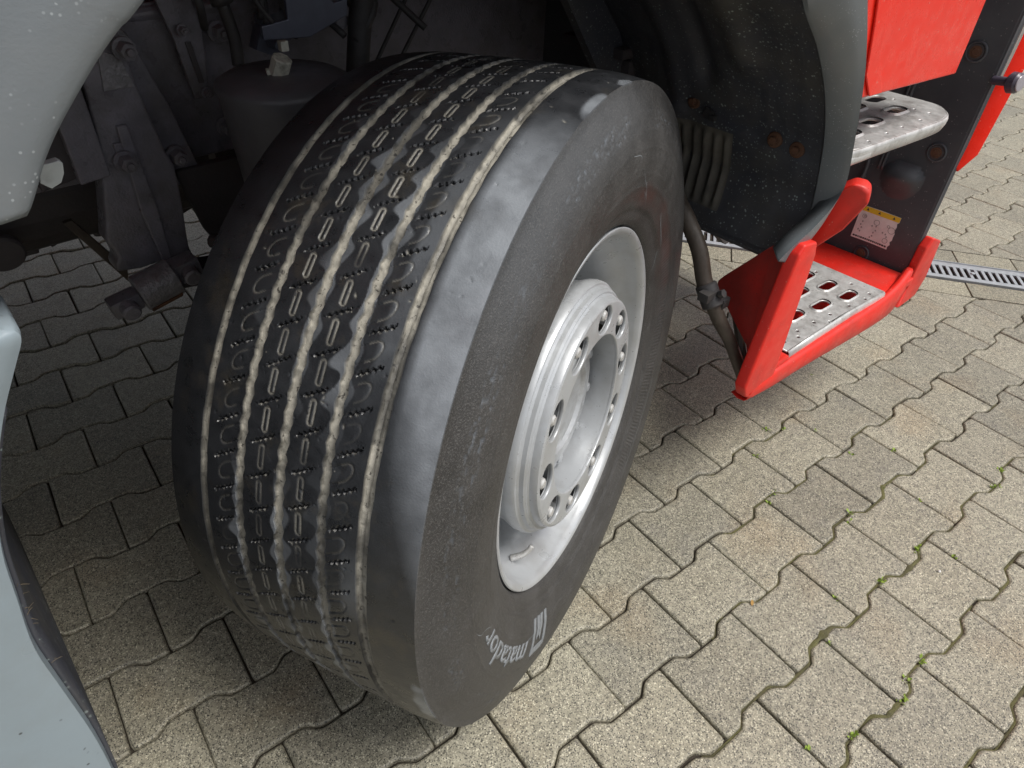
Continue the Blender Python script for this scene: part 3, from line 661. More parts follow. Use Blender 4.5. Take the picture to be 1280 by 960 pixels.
# sidewalls
side_prof = [(0.0065, None), (0.0083, 0.4650), (0.0115, 0.4580), (0.0165, 0.447), (0.0215, 0.434), (0.0262, 0.418), (0.0292, 0.400), (0.0305, 0.385), (0.0300, 0.370), (0.0278, 0.356), (0.0262, 0.3515), (0.0274, 0.3490), (0.0262, 0.3465), (0.0235, 0.340), (0.0195, 0.328), (0.0160, 0.3175), (0.0150, 0.3150), (0.0120, 0.3130), (0.0105, 0.308), (0.0085, 0.3010), (0.0065, 0.2960), (0.0020, 0.2905), (-0.004, 0.2870)]
sp = np.array([(a, b if b else 0) for a, b in side_prof]); sp[0, 1] = crown(np.array(0.0065))
ss = []; 
for i in range(len(sp) - 1):
    n_ = max(1, int(np.hypot(*(sp[i + 1] - sp[i])) / 0.0022))
    for q in range(n_): ss.append(sp[i] + (sp[i + 1] - sp[i]) * q / n_)
ss.append(sp[-1]); ss = np.array(ss)
sm = ss.copy()
for _ in range(2): sm[2:-2] = (sm[1:-3] + 2 * sm[2:-2] + sm[3:-1]) / 4
outD = np.broadcast_to(sm[:, 0:1], (len(sm), NT)).copy(); outR = np.broadcast_to(sm[:, 1:2], (len(sm), NT)).copy()
THo = np.broadcast_to(th, outD.shape)
# bulge where the tyre carries the truck
inn = [(-0.322, 0.4655), (-0.330, 0.448), (-0.342, 0.42), (-0.348, 0.39), (-0.342, 0.35), (-0.325, 0.32), (-0.31, 0.295), (-0.30, 0.285)]
innD = np.array([np.full(NT, a) for a, b in inn])[::-1]; innR = np.array([np.full(NT, b) for a, b in inn])[::-1]
# scuffs along the upper sidewall band
sc_ = vnoise(THo, outR, 81, 500, 0.0016); sc2 = vnoise(THo, outR, 82, 60, 0.02)
band = np.exp(-((outR - 0.437) / 0.006) ** 2) + np.exp(-((outR - 0.424) / 0.003) ** 2)
outD += -0.0016 * np.clip(sc_ - 0.55, 0, 1) * 2.5 * band * np.clip(sc2 * 2 - 0.5, 0, 1)
ser = np.clip((outR - 0.322) / 0.002, 0, 1) * np.clip((0.344 - outR) / 0.002, 0, 1) * np.clip((np.degrees((THo + PI) % (2 * PI) - PI) + 62) / 8, 0, 1) * np.clip((34 - np.degrees((THo + PI) % (2 * PI) - PI)) / 6, 0, 1)
outD += 0.0006 * ser * np.sin(THo * 300) + 0.0007 * np.exp(-((outR - 0.3635) / 0.0008) ** 2) + 0.0006 * np.exp(-((outR - 0.3975) / 0.0007) ** 2) - 0.0006 * np.exp(-((outR - 0.3415) / 0.0009) ** 2)
mudo = np.clip(1 - np.abs(outR - 0.335) / 0.035, 0, 1) * np.clip(1.2 - np.abs(np.degrees(THo) - 60) / 60, 0, 1)
mudo += 0.5 * np.clip((0.36 - outR) / 0.02, 0, 1) * np.clip(1.2 - np.abs(np.degrees(THo) - 5) / 60, 0, 1)
side_pale = 0.7 * band * np.clip(sc2 * 2.4 - 0.8, 0, 1) * np.clip((sc_ - 0.62) * 4, 0, 1) + np.clip((vnoise(THo, outR, 91, 12, 0.5) - 0.3) * 2, 0, 1) * 0.35 * np.clip((outR - 0.39) / 0.05, 0, 1) * np.clip(1.2 - np.abs(np.degrees(THo) - 115) / 60, 0, 1)
# water marks that cross the shoulder edge
def mark(TH, dd, t0, wt, d0, wd, amt, seed):
    n = vnoise(TH, dd, seed, 240, 0.012); return amt * np.clip(2.2 - ((np.degrees(TH) - t0) / wt) ** 2 * 1.6 - ((dd - d0) / wd) ** 2 * 1.6 - n * 1.2, 0, 1)
for (t0, wt, d0, wd, amt, sd_) in ((96, 5.0, 0.004, 0.011, 0.8, 1), (190, 7, 0.002, 0.012, 0.75, 2), (84, 2.5, 0.003, 0.008, 0.7, 3)):
    film += mark(THG, D, t0, wt, d0, wd, amt, sd_); 
DD_ = np.concatenate([innD[:-1], D, outD[1:]]); RR_ = np.concatenate([innR[:-1], Rr, outR[1:]])
MU = np.concatenate([np.zeros_like(innD[:-1]), mud, mudo[1:]]); FI = np.clip(np.concatenate([np.zeros_like(innD[:-1]), film, side_pale[1:]]), 0, 1)
# flatten a little against the ground (the contact patch)
down = (TM.to_3x3() @ Vector((0, 0, 0)),); g_loc = WM.to_3x3().inverted() @ Vector((0, 0, -1))
X = RR_ * np.cos(th)[None, :]; Y = RR_ * np.sin(th)[None, :]; Z = DD_
hgt = WC.z + uu.z * X + vv.z * Y + ax.z * Z; low = np.clip(0.0012 - hgt, 0, None)
Y = Y + low / max(vv.z, .1)
nc = DD_.shape[0]
co = np.stack([X, Y, Z], -1).reshape(-1, 3)
ii = np.arange(nc - 1)[:, None] * NT; jj = np.arange(NT)[None, :]; jn = (jj + 1) % NT
F = np.stack([ii + jj, ii + jn, ii + NT + jn, ii + NT + jj], -1).reshape(-1, 4)
me = bpy.data.meshes.new('tyre'); me.vertices.add(len(co)); me.vertices.foreach_set('co', co.astype(np.float32).ravel())
me.loops.add(F.size); me.loops.foreach_set('vertex_index', F.astype(np.int32).ravel())
me.polygons.add(len(F)); me.polygons.foreach_set('loop_start', np.arange(0, F.size, 4, dtype=np.int32)); me.polygons.foreach_set('loop_total', np.full(len(F), 4, dtype=np.int32))
side0 = len(innD) - 1 + NC - 1
mi = np.zeros((nc - 1, NT), np.int32); mi[side0:] = 1; mi[:len(innD) - 1] = 1
me.materials.append(M['tyre_tread']); me.materials.append(M['tyre_sidewall']); me.polygons.foreach_set('material_index', mi.ravel())
uvl = me.uv_layers.new(name='UVMap'); arcl = np.cumsum(np.concatenate([[0], np.hypot(np.diff(DD_[:, 0]), np.diff(RR_[:, 0]))]))
cu_ = np.broadcast_to((th * 0.45)[None, :], (nc - 1, NT)); stepu = 2 * PI / NT * 0.45
v0 = np.broadcast_to(arcl[:-1, None], cu_.shape); v1 = np.broadcast_to(arcl[1:, None], cu_.shape)
UV = np.stack([np.stack([cu_, v0], -1), np.stack([cu_ + stepu, v0], -1), np.stack([cu_ + stepu, v1], -1), np.stack([cu_, v1], -1)], -2)
uvl.data.foreach_set('uv', UV.astype(np.float32).ravel())
for nm, arr in (('mud', MU), ('film', FI)):  # film carries the painted sky sheen, water marks and pale sidewall
    at = me.attributes.new(nm, 'FLOAT', 'POINT'); at.data.foreach_set('value', np.clip(arr, 0, 1).astype(np.float32).ravel())
me.update(calc_edges=True); me.validate(); me.shade_smooth(); me.set_sharp_from_angle(angle=math.radians(38))
tyre = link(bpy.data.objects.new('tyre', me), wheel)

# raised lettering on the sidewall, reads outwards-up, clockwise
def side_d(r_): return float(np.interp(-r_, -sm[:, 1], sm[:, 0]))
def onwall(r_, a, up=0.0007): return Vector((r_ * math.cos(a), r_ * math.sin(a), side_d(r_) + up))
def text_wall(txt, a0, r0, size, shear, name, stretch=1.0, span=None, matn='lettering_rubber', h=0.0008, cap=0.7):
    cu = bpy.data.curves.new(name, 'FONT'); cu.body = txt; cu.size = size; cu.shear = shear; cu.extrude = 0.0; cu.offset = size * 0.012; cu.resolution_u = 3
    tmp = bpy.data.objects.new('tmp', cu); COL.objects.link(tmp); bpy.context.view_layer.update()
    me = bpy.data.meshes.new_from_object(tmp.evaluated_get(bpy.context.evaluated_depsgraph_get())); COL.objects.unlink(tmp); bpy.data.objects.remove(tmp)
    bm = bmesh.new(); bm.from_mesh(me); bmesh.ops.triangulate(bm, faces=bm.faces)
    bmesh.ops.subdivide_edges(bm, edges=[e for e in bm.edges if e.calc_length() > size * .25], cuts=1)
    if span: stretch = span * r0 / max(v.co.x for v in bm.verts)
    for v in bm.verts:
        r_ = r0 + v.co.y; a = a0 - v.co.x * stretch / r0; v.co = onwall(r_, a, h)
    g = bmesh.ops.extrude_face_region(bm, geom=bm.faces[:]); 
    for v in [q for q in g['geom'] if isinstance(q, bmesh.types.BMVert)]: v.co.z -= 0.002
    return bm
bm = text_wall('matador', math.radians(-133.0), 0.3560, 0.048, 0.28, 'lettering', span=math.radians(37.5))
tag(from_bm('lettering', bm, 'lettering_rubber', wheel), label='raised tyre lettering reading matador')
def wall_poly(bm, pts, a0, r0, h=0.0009):
    vs = [bm.verts.new(onwall(r0 + y, a0 - x / r0, h)) for x, y in pts]; bm.faces.new(vs)
bm = bmesh.new()   # emblem in front of the word: slanted block with two strokes left open
for pts in ([(0, -.004), (.009, -.004), (.016, .040), (.016, .050), (.008, .050)], [(.0165, .041), (.054, .041), (.060, .052), (.0165, .052)], [(.047, -.004), (.056, -.004), (.062, .050), (.054, .040)],
            [(.016, -.004), (.026, -.004), (.034, .026), (.029, .034)], [(.030, -.004), (.040, -.004), (.044, .030), (.036, .022)]): wall_poly(bm, pts, math.radians(-119.5), 0.334)
bmesh.ops.triangulate(bm, faces=bm.faces)
for _ in range(3): bmesh.ops.subdivide_edges(bm, edges=[e for e in bm.edges if e.calc_length() > 0.005], cuts=1); bmesh.ops.triangulate(bm, faces=[f for f in bm.faces if len(f.verts) > 3])
for v in bm.verts: v.co.z = side_d(math.hypot(v.co.x, v.co.y)) + 0.0010
g = bmesh.ops.extrude_face_region(bm, geom=bm.faces[:])
for v in [q for q in g['geom'] if isinstance(q, bmesh.types.BMVert)]: v.co.z -= 0.002
from_bm('emblem', bm, 'lettering_rubber', wheel)
# moulded size figures and fine print, same rubber as the wall, near the top and front
bm = text_wall('TUBELESS', math.radians(60), 0.3150, 0.012, 0.0, 'fine_print', 1.2, h=0.0006); 
b2 = text_wall('RADIAL  STEEL', math.radians(20), 0.352, 0.012, 0.0, 'fine_print', 1.5, h=0.0006)
t_ = bpy.data.meshes.new('t'); b2.to_mesh(t_); b2.free(); bm.from_mesh(t_)
bm.free()
# thin chalky scratches
bm = bmesh.new()
for (a0, r0, a1, r1) in ((-176, .392, -170, .362), (78, .372, 62, .318), (70, .34, 66, .33), (47, .335, 30, .318), (30, .318, 22, .294), (-24, .352, -60, .350), (-4, .300, -2, .306), (-150, .37, -128, .352), (86, .40, 80, .385), (35, .42, 10, .425), (20, .40, -6, .405)):
    n_ = 14; prev = None
    for k in range(n_ + 1):
        f = k / n_; a = math.radians(a0 + (a1 - a0) * f + 0.5 * math.sin(f * 7)); r_ = r0 + (r1 - r0) * f + .0015 * math.sin(f * 5 + a0); wv = 0.00045 * (1 - abs(2 * f - 1) ** 3) + 0.0001
        cur = (bm.verts.new(onwall(r_ - wv, a, .0004)), bm.verts.new(onwall(r_ + wv, a + .0006, .0004)))
        if prev: bm.faces.new((prev[0], prev[1], cur[1], cur[0]))
        prev = cur
tag(from_bm('scratches', bm, 'lettering_rubber', wheel), kind='stuff')

# ---------------- cab shell around the wheel
FRO = [(0.64, 1.300), (0.78, 1.270), (0.90, 1.215), (1.00, 1.130), (1.088, 1.018), (1.136, 0.954), (1.172, 0.895), (1.219, 0.788), (1.238, 0.727), (1.228, 0.691), (1.190, 0.655), (1.150, 0.625), (1.132, 0.606)]
FRS = [0.8] * 9 + [0.797, 0.790, 0.780, 0.775]
FRI = [(0.64, 1.275), (0.76, 1.248), (0.86, 1.20), (0.95, 1.11), (1.008, 1.019), (1.089, 0.952), (1.161, 0.875), (1.213, 0.790), (1.247, 0.683), (1.250, 0.640), (1.235, 0.605), (1.212, 0.590), (1.195, 0.583)]
oo = interp([(t, s, z) for (t, z), s in zip(FRO, FRS)], 5); ni = interp([(t, 0.760, z) for (t, z) in FRI], 5)
rows = []
for a, b in zip(oo, ni):
    a = Vector(a); b = Vector(b); mid = (a + b) / 2 + Vector((0.0, 0.010, 0))
    back = a + Vector((0.006, -0.006, 0)); 
    rows.append([L(a.x + .030, a.y - 0.03, a.z + .004), L(*back), L(*a), L(*(a * .75 + b * .25 + Vector((0, .005, 0)))), L(*mid), L(*(a * .25 + b * .75 + Vector((0, .006, 0)))), L(*b), L(b.x + .001, b.y - .006, b.z - .001), L(b.x + .012, b.y - 0.014, b.z)])
fl = sheet('front_fender', rows, 'fender_grey', truck, 0.003); fl['label'] = 'grey front half of the wheel arch flare'

# liner of the front half of the wheel arch: surface of curved section with ribs and ledge
def lin_t(z):
    return float(np.interp(z, [0.55, 0.60, 0.68, 0.79, 0.875, 0.952, 1.019, 1.11, 1.20, 1.248, 1.275], [1.212, 1.236, 1.245, 1.213, 1.165, 1.095, 1.012, 0.95, 0.86, 0.76, 0.64]))
zs = [0.560, 0.566] + list(np.linspace(0.575, 1.275, 90)); s_in, s_out = 0.30, 0.752; NS = 150
rows = []
for z in zs:
    row = []
    for q in range(NS + 1):
        s = s_in + (s_out - s_in) * q / NS; t = lin_t(z) + 0.014
        zl = 0.772 - 0.09 * (s - 0.43)
        t += 0.007 * (1 / (1 + math.exp(-max(-40, min(40, (z - zl) / 0.0012)))))                      # the lower panel sits behind the seam
        if 0.595 < z < 0.738 and 0.445 < s < 0.565: t += 0.006 * math.sin((s - 0.445) / 0.12 * 2 * PI * 5) * min(1, (z - .595) / .01, (.738 - z) / .01)   # corrugation
        if z > 0.86: t -= 0.020 * math.exp(-((s - 0.60) / 0.030) ** 2) * min(1, (z - .86) / .03)     # raised pressing
        if z > 0.80: t += 0.018 * math.exp(-((s - 0.51) / 0.022) ** 2) * min(1, (z - .80) / .05)
        if z > 0.70: t -= 0.010 * math.exp(-((s - 0.44) / 0.02) ** 2)
        t += 0.003 * mnoise.noise(Vector((s * 9, z * 9, 1))) + 0.05 * max(0, (0.40 - s)) ** 1.2 * 6
        t += 0.0012 * mnoise.noise(Vector((s * 40, z * 12, 4)))
        row.append(L(t, s, z))
    rows.append(row)
ln = sheet('wheel_arch_liner', rows, ['liner_black', 'liner_dusty'], truck, 0.003, auto=60)
for p in ln.data.polygons:
    c = p.center; s = S0 - c.y; z = c.z
    if 0.59 < z < 0.745 and 0.445 < s < 0.57: p.material_index = 1
# bottom lip of the liner
bm = bmesh.new(); box(bm, L(1.228, 0.53, 0.561), 0.030, 0.45, 0.006, bev=0.002); from_bm('liner_lip', bm, 'liner_black', truck)
bolt = None
for s, z, dt in ((0.476, 0.785, 0.004), (0.655, 0.762, 0.0), (0.700, 0.757, 0.0)):
    t = lin_t(z) + 0.012 + dt
    if bolt is None:
        bm = bmesh.new(); cyl(bm, (0.012, 0, 0), (0, 0, 0), 0.014, n=24, bev=0.002); cyl(bm, (0.001, 0, 0), (-0.007, 0, 0), 0.0075, n=6, bev=0.0012)
        bolt = from_bm('rusty_bolt', bm, 'rust', truck, auto=35); bolt.location = L(t, s, z)
    else: dup(bolt, truck, location=L(t, s, z))
bm = bmesh.new()   # dark oval recess behind the third bolt and a torn clip
pl = []
for k in range(20): a = 2 * PI * k / 20; pl.append(L(lin_t(.745) + .0205, 0.699 + 0.013 * math.cos(a), 0.748 + 0.021 * math.sin(a)))
slab_poly(bm, pl, (-0.004, 0, 0), 0.001); from_bm('bolt_recess', bm, 'black_rubber', truck)
bm = bmesh.new(); box(bm, L(lin_t(.765) + .012, 0.515, 0.774), 0.014, 0.02, 0.016, Matrix.Rotation(.4, 3, 'X'), 0.003); box(bm, L(lin_t(.765) + .008, 0.527, 0.768), 0.012, 0.012, 0.01, None, 0.002); from_bm('broken_clip', bm, 'black_rubber', truck)
# inner wall of the wheel house and its top, which keep the daylight out
bm = bmesh.new(); slab_poly(bm, [L(1.30, 0.30, 0.62), L(1.02, 0.30, 0.98), L(0.86, 0.30, 1.20), L(0.86, 0.30, 1.45), L(1.9, 0.30, 1.45), L(1.9, 0.30, 0.62)], (0, 0.02, 0), 0); from_bm('wheel_arch_side', bm, 'liner_black', truck)
rows = []
for (t, z) in interp([(0.64, 1.285), (0.50, 1.275), (0.38, 1.235), (0.27, 1.165), (0.215, 1.115)], 4):
    rows.append([L(t, s, z) for s in np.linspace(0.30, 0.765, 10)])
sheet('wheel_arch_roof', rows, 'liner_black', truck, 0.004)

# rear half of the flare: broad smooth plastic panel
edge = [(0.62, 1.300), (0.48, 1.285), (0.36, 1.235), (0.27, 1.165), (0.193, 1.098), (0.178, 1.087), (0.163, 1.074), (0.146, 1.057), (0.131, 1.041), (0.120, 1.027), (0.111, 1.013), (0.1055, 1.0050)]
rows = []
ee = interp([(t, 0.8, z) for t, z in edge], 4)
for k, e in enumerate(ee):
    e = Vector(e); f = k / (len(ee) - 1); dz = 0.30 * (1 - f) 
    w_ = Vector((-1, 0, 0)) * (0.05 + 0.0 * f) + Vector((0, 0, 0))
    row = [L(e.x + .004, e.y - 0.055, e.z + .002), L(e.x + 0.001, e.y - 0.008, e.z), L(e.x - .001, e.y - .001, e.z + .0005)]
    for g in (0.004, 0.012, 0.03, 0.07, 0.14, 0.25):
        row.append(L(e.x - g * 1.0, e.y + 0.004 * min(1, g / .012) - 0.10 * max(0, g - .03), e.z + g * 1.0 * (1 - f)))
    rows.append(row)
# rounded lower end
e = Vector(ee[-1])
rows.append([L(e.x - .002, e.y - 0.055, e.z - .003), L(e.x - .002, e.y - .008, e.z - .003)] + [L(e.x - .004 - g, e.y + 0.003 * min(1, g / .012) - 0.10 * max(0, g - .03), e.z - 0.0025) for g in (0, .004, 0.012, 0.03, 0.07, 0.14, 0.25)])
rows.append([L(e.x - .003, e.y - 0.055, e.z - .004)] + [L(e.x - .004 - g, e.y - 0.05, e.z - 0.003) for g in (0, 0, .004, 0.012, 0.03, 0.07, 0.14, 0.25)])
rf = sheet('rear_fender', rows, 'fender_grey', truck, 0.003, auto=60); rf['label'] = 'pale grey rear half of the wheel arch flare, speckled with dust'
bm = bmesh.new(); slab_poly(bm, [L(0.126, 0.72, 1.001), L(0.132, 0.72, 1.0010), L(0.1375, 0.72, 1.0015), L(0.1395, 0.72, 0.9995), L(0.1380, 0.72, 0.9930), L(0.1345, 0.72, 0.9875), L(0.128, 0.72, 0.985), L(0.123, 0.72, 0.99)], L(0, 0.008, 0) - L(0, 0, 0), 0.0008)
from_bm('fender_clip', bm, 'tab_white', truck)

# lower rear side panel
pe = [(0.050, 0.955), (0.0660, 0.9395), (0.0715, 0.936), (0.0715, 0.930), (0.062, 0.914), (0.044, 0.883), (0.022, 0.835), (0.006, 0.785), (-0.003, 0.736), (-0.012, 0.681), (-0.014, 0.62), (-0.016, 0.546), (-0.021, 0.479), (-0.03, 0.40), (-0.04, 0.33)]
rows = []
ee = interp([(t, 0.8, z) for t, z in pe], 4)
for e in ee:
    e = Vector(e); row = [L(e.x + .002, e.y - 0.05, e.z), L(e.x + .001, e.y - .006, e.z), L(e.x, e.y, e.z)]
    for g in (0.003, 0.010, 0.03, 0.08, 0.2, 0.5, 0.9): row.append(L(e.x - g, e.y + .004 * min(1, g / .01), min(e.z, 0.95)))
    rows.append(row)
sp_ = sheet('side_skirt', rows, 'side_panel_grey', truck, 0.003, auto=50); sp_['label'] = 'pale blue grey side panel behind the front wheel'
rows = [[L(e[0] + .004, s, e[2]) for s in (0.79, 0.74, 0.6, 0.45)] for e in [Vector(q) for q in ee[20:]]]
sheet('rear_liner', rows, 'liner_black', truck, 0.004)
bm = bmesh.new(); r = random.Random(3)
for _ in range(12):
    z = r.uniform(0.60, 0.76); t = float(np.interp(z, [0.479, 0.546, 0.62, 0.681, 0.736, 0.785], [-.021, -.016, -.014, -.012, -.003, .006])) + .004
    p = L(t, 0.795 - r.uniform(0, .02), z); d = Vector((r.uniform(.1, 1), r.uniform(-.5, .5), r.uniform(-1.2, .6))).normalized(); ln_ = r.uniform(.003, .009)
    tube(bm, [p, p + d * ln_ * .5 + Vector((0, 0, .001)), p + d * ln_], [0.00025, 0.0002, 0.0001], n=3, sub=2)
tag(from_bm('dirt_fibres', bm, 'fibre', truck), kind='stuff')

# cab side above the arch (mostly above the frame)
bm = bmesh.new()
up = [(1.60, 2.9), (0.05, 2.9), (-0.30, 2.9), (-0.30, 1.36)]
arc_ = [(0.10, 1.34), (0.30, 1.34), (0.50, 1.345), (0.64, 1.345), (0.80, 1.31), (0.94, 1.24), (1.05, 1.14), (1.12, 1.02), (1.165, 0.95), (1.195, 0.885), (1.200, 0.868)]
pts = [L(t, 0.785, z) for t, z in up + arc_ + [(1.623, 0.843)]]
slab_poly(bm, pts, L(0, 0.765, 0) - L(0, 0.785, 0)); 
door = from_bm('cab_door', bm, 'red_paint', truck); md = door.modifiers.new('b', 'BEVEL'); md.width = 0.004; md.segments = 3; md.limit_method = 'ANGLE'
door['label'] = 'glossy red door skin above the steps'
# raised crease beside the arch
bm = bmesh.new(); slab_poly(bm, [L(t, 0.7855, z) for t, z in ((1.10, 1.12), (1.135, 1.12), (1.185, 1.02), (1.225, 0.93), (1.285, 0.866), (1.24, 0.868), (1.20, 0.905), (1.17, 0.975))], L(0, 0.789, 0) - L(0, 0.7855, 0), 0.0015)
from_bm('door_crease', bm, 'red_paint', truck)
bm = bmesh.new()
box(bm, L(0.0, -0.45, 2.2), 0.03, 2.46, 1.6); box(bm, L(0.95, -0.45, 2.9), 1.95, 2.46, 0.03); box(bm, L(0.65, -0.50, 1.47), 1.9, 2.5, 0.06); box(bm, L(1.93, -.45, 1.9), 0.03, 2.46, 2.0)
slab_poly(bm, [L(t, -1.69, z) for t, z in [(-0.3, 2.9), (1.9, 2.9), (1.9, 0.95), (1.25, 0.85), (1.1, 1.1), (0.64, 1.3), (0.1, 1.3), (-.3, 1.3)]], (0, -0.02, 0))
from_bm('cab_shell', bm, 'red_paint', truck)
bm = bmesh.new(); box(bm, L(-3.4, -0.45, 1.06), 6.2, 2.42, 0.10, bev=0.01); box(bm, L(-3.4, -0.45, 2.4), 6.0, 2.46, 2.4, bev=0.02); from_bm('light_block_body', bm, 'side_panel_grey', truck)  # unseen body added behind the cab to keep daylight off the ground
bm = bmesh.new(); box(bm, L(-1.6, -1.68, 0.70), 4.2, 0.03, 0.72, bev=0.006); from_bm('side_skirt', bm, 'side_panel_grey', truck)  # unseen far skirt, added to close off light under the truck
bm = bmesh.new(); box(bm, L(-2.2, 0.12, 0.72), 1.6, 0.9, 0.55, bev=0.05); from_bm('fuel_tank', bm, 'aluminium', truck)

# ---------------- entry steps and step well
bm = bmesh.new(); slab_poly(bm, [L(1.845, 0.792, 1.42), L(1.845, 0.795, 0.32), L(1.845, 0.40, 0.30), L(1.845, 0.40, 1.42)], (0.02, 0, 0), 0.003)
from_bm('step_well_wall', bm, 'well_plastic', truck)
# pressed forms on that wall
bm = bmesh.new()
rows = []
for q in range(25):
    z = 0.40 + 0.21 * q / 24; row = []
    for p_ in range(25):
        s = 0.60 + 0.19 * p_ / 24; x = (s - 0.700) / 0.048; y = (z - 0.560) / 0.032; e = max(0, 1 - (x * x + max(y, 0) ** 2 + (min(y, 0) / 2.0) ** 2)); row.append(L(1.8462 - 0.032 * e ** 0.6 * (1 if y > 0 else max(0, 1 + y / 2.1)), s, z))
    rows.append(row)
sheet('wall_bulge', rows, 'well_plastic', truck, auto=70)
bm = bmesh.new()
for s_, z0_, z1_ in ((0.648, 0.56, 1.0), (0.640, 0.56, 1.0)): tube(bm, [L(1.842, s_ + (z1_ - z) * 0.0, z) for z in np.linspace(z0_, z1_, 5)], 0.0045, n=8)
tube(bm, [L(1.842, 0.600, .62), L(1.835, 0.615, .56), L(1.83, .610, .50), L(1.84, .59, .46)], 0.005, n=8)
from_bm('wall_ribs', bm, 'well_plastic', truck, smooth=True)
rec = None
for s, z, rr in ((0.677, 0.343, 0.0150), (0.750, 0.632, 0.0165), (0.742, 0.845, 0.0165), (0.600, 0.640, 0.019)):
    if rec is None:
        bm = bmesh.new(); n = 28
        pr_ = [(1.35, 0.0), (1.30, -0.0025), (1.12, -0.0035), (1.0, -0.001), (0.96, 0.0)]
        rings = [[bm.verts.new((d, math.cos(2 * PI * k / n) * q * 0.015, math.sin(2 * PI * k / n) * q * 0.015)) for k in range(n)] for q, d in pr_]
        for a, b in zip(rings, rings[1:]):
            for k in range(n): bm.faces.new((a[k], a[(k + 1) % n], b[(k + 1) % n], b[k]))
        bore = from_bm('screw_recess', bm, 'well_plastic', truck, smooth=True); bore.location = L(1.844, s, z); bore.scale = (1, rr / .015, rr / .015)
        bm = bmesh.new(); cyl(bm, (-0.0006, 0, 0), (-0.0026, 0, 0), 0.0146, n=28); disc = from_bm('recess_shadow_plug', bm, 'chassis_dark', truck); disc.location = bore.location; disc.name = 'recess_shade'  # dark disc stands in for the shade inside the screw recess
        bm = bmesh.new(); cyl(bm, (-0.002, 0, 0), (-0.005, 0, 0), 0.0075, n=6, bev=0.001); cyl(bm, (-0.002, 0, 0), (-0.0035, 0, 0), 0.011, n=20, bev=0.0006); scr = from_bm('screw', bm, 'rust', truck); scr.location = bore.location
        rec = (bore, disc, scr)
    else:
        for q in rec: dup(q, truck, location=L(1.844, s, z), scale=(1, rr / .015, rr / .015))

# information sticker
st = empty('sticker_holder'); bpy.data.objects.remove(st)
SX = lambda a, b: L(1.8438, 0.6355 + a * 0.1005 , 0.4635 - b * 0.088 + 0.004 * a * (1 - a))
bm = bmesh.new()
outl = [(0, 0), (.5, 0), (1, 0)] + [(1.0, .15), (.96, .2), (.985, .3), (.965, .4), (1.0, .5), (.99, .6), (1.0, .7), (.96, .76), (.99, .84), (.95, .92), (.96, 1.0)] + [(.5, 1), (0, 1)]
slab_poly(bm, [SX(a, b) for a, b in outl], (-0.0006, 0, 0)); sticker = from_bm('info_sticker', bm, 'sticker_white', truck); sticker['label'] = 'white pictogram sticker with yellow top band and torn edge'
bm = bmesh.new(); slab_poly(bm, [SX(a, b) + Vector((-.0008, 0, 0)) for a, b in ((0.003, 0.004), (.997, 0.004), (.997, .15), (.003, .15))], (-0.0003, 0, 0)); from_bm('yellow_band', bm, 'sticker_yellow', sticker)
bm = bmesh.new(); off = Vector((-.0012, 0, 0))
def quad(a0, b0, a1, b1): bm.faces.new([bm.verts.new(SX(a, b) + off) for a, b in ((a0, b0), (a1, b0), (a1, b1), (a0, b1))])
def ringp(a, b, ra, wd=.012, n=14, asp=1.1):
    o_ = [bm.verts.new(SX(a + ra * math.cos(2 * PI * k / n), b + ra * asp * math.sin(2 * PI * k / n)) + off) for k in range(n)]; i_ = [bm.verts.new(SX(a + (ra - wd) * math.cos(2 * PI * k / n), b + (ra - wd) * asp * math.sin(2 * PI * k / n)) + off) for k in range(n)]
    for k in range(n): bm.faces.new((o_[k], o_[(k + 1) % n], i_[(k + 1) % n], i_[k]))
for a in (0.18, 0.48, 0.85):
    bm.faces.new([bm.verts.new(SX(x, y) + off) for x, y in ((a - .035, .115), (a + .035, .115), (a, .035))])
xx = 0.04
rr_ = random.Random(2)
while xx < 0.90:
    w2 = rr_.uniform(.02, .055); quad(xx, .905, xx + w2, .955); xx += w2 + .012
tag(from_bm('print_dark', bm, 'print_black', sticker), kind='stuff')
bm = bmesh.new(); 
for a, b, ra in ((.16, .30, .06), (.17, .30, .03), (.50, .37, .075), (.80, .36, .04), (.90, .44, .09), (.84, .78, .07)): ringp(a, b, ra)
for a, b in ((.16, .46), (.14, .56), (.18, .64), (.42, .50), (.52, .48), (.54, .60), (.50, .68), (.50, .78), (.46, .84), (.80, .60), (.84, .66), (.72, .58), (.12, .72), (.17, .76)):
    quad(a - .02, b - .012, a + .02, b + .012); quad(a - .008, b - .03, a + .006, b + .03)
tag(from_bm('print_pictograms', bm, 'print_grey', sticker), kind='stuff')

# lower step housing (red)
hs_ = bmesh.new()
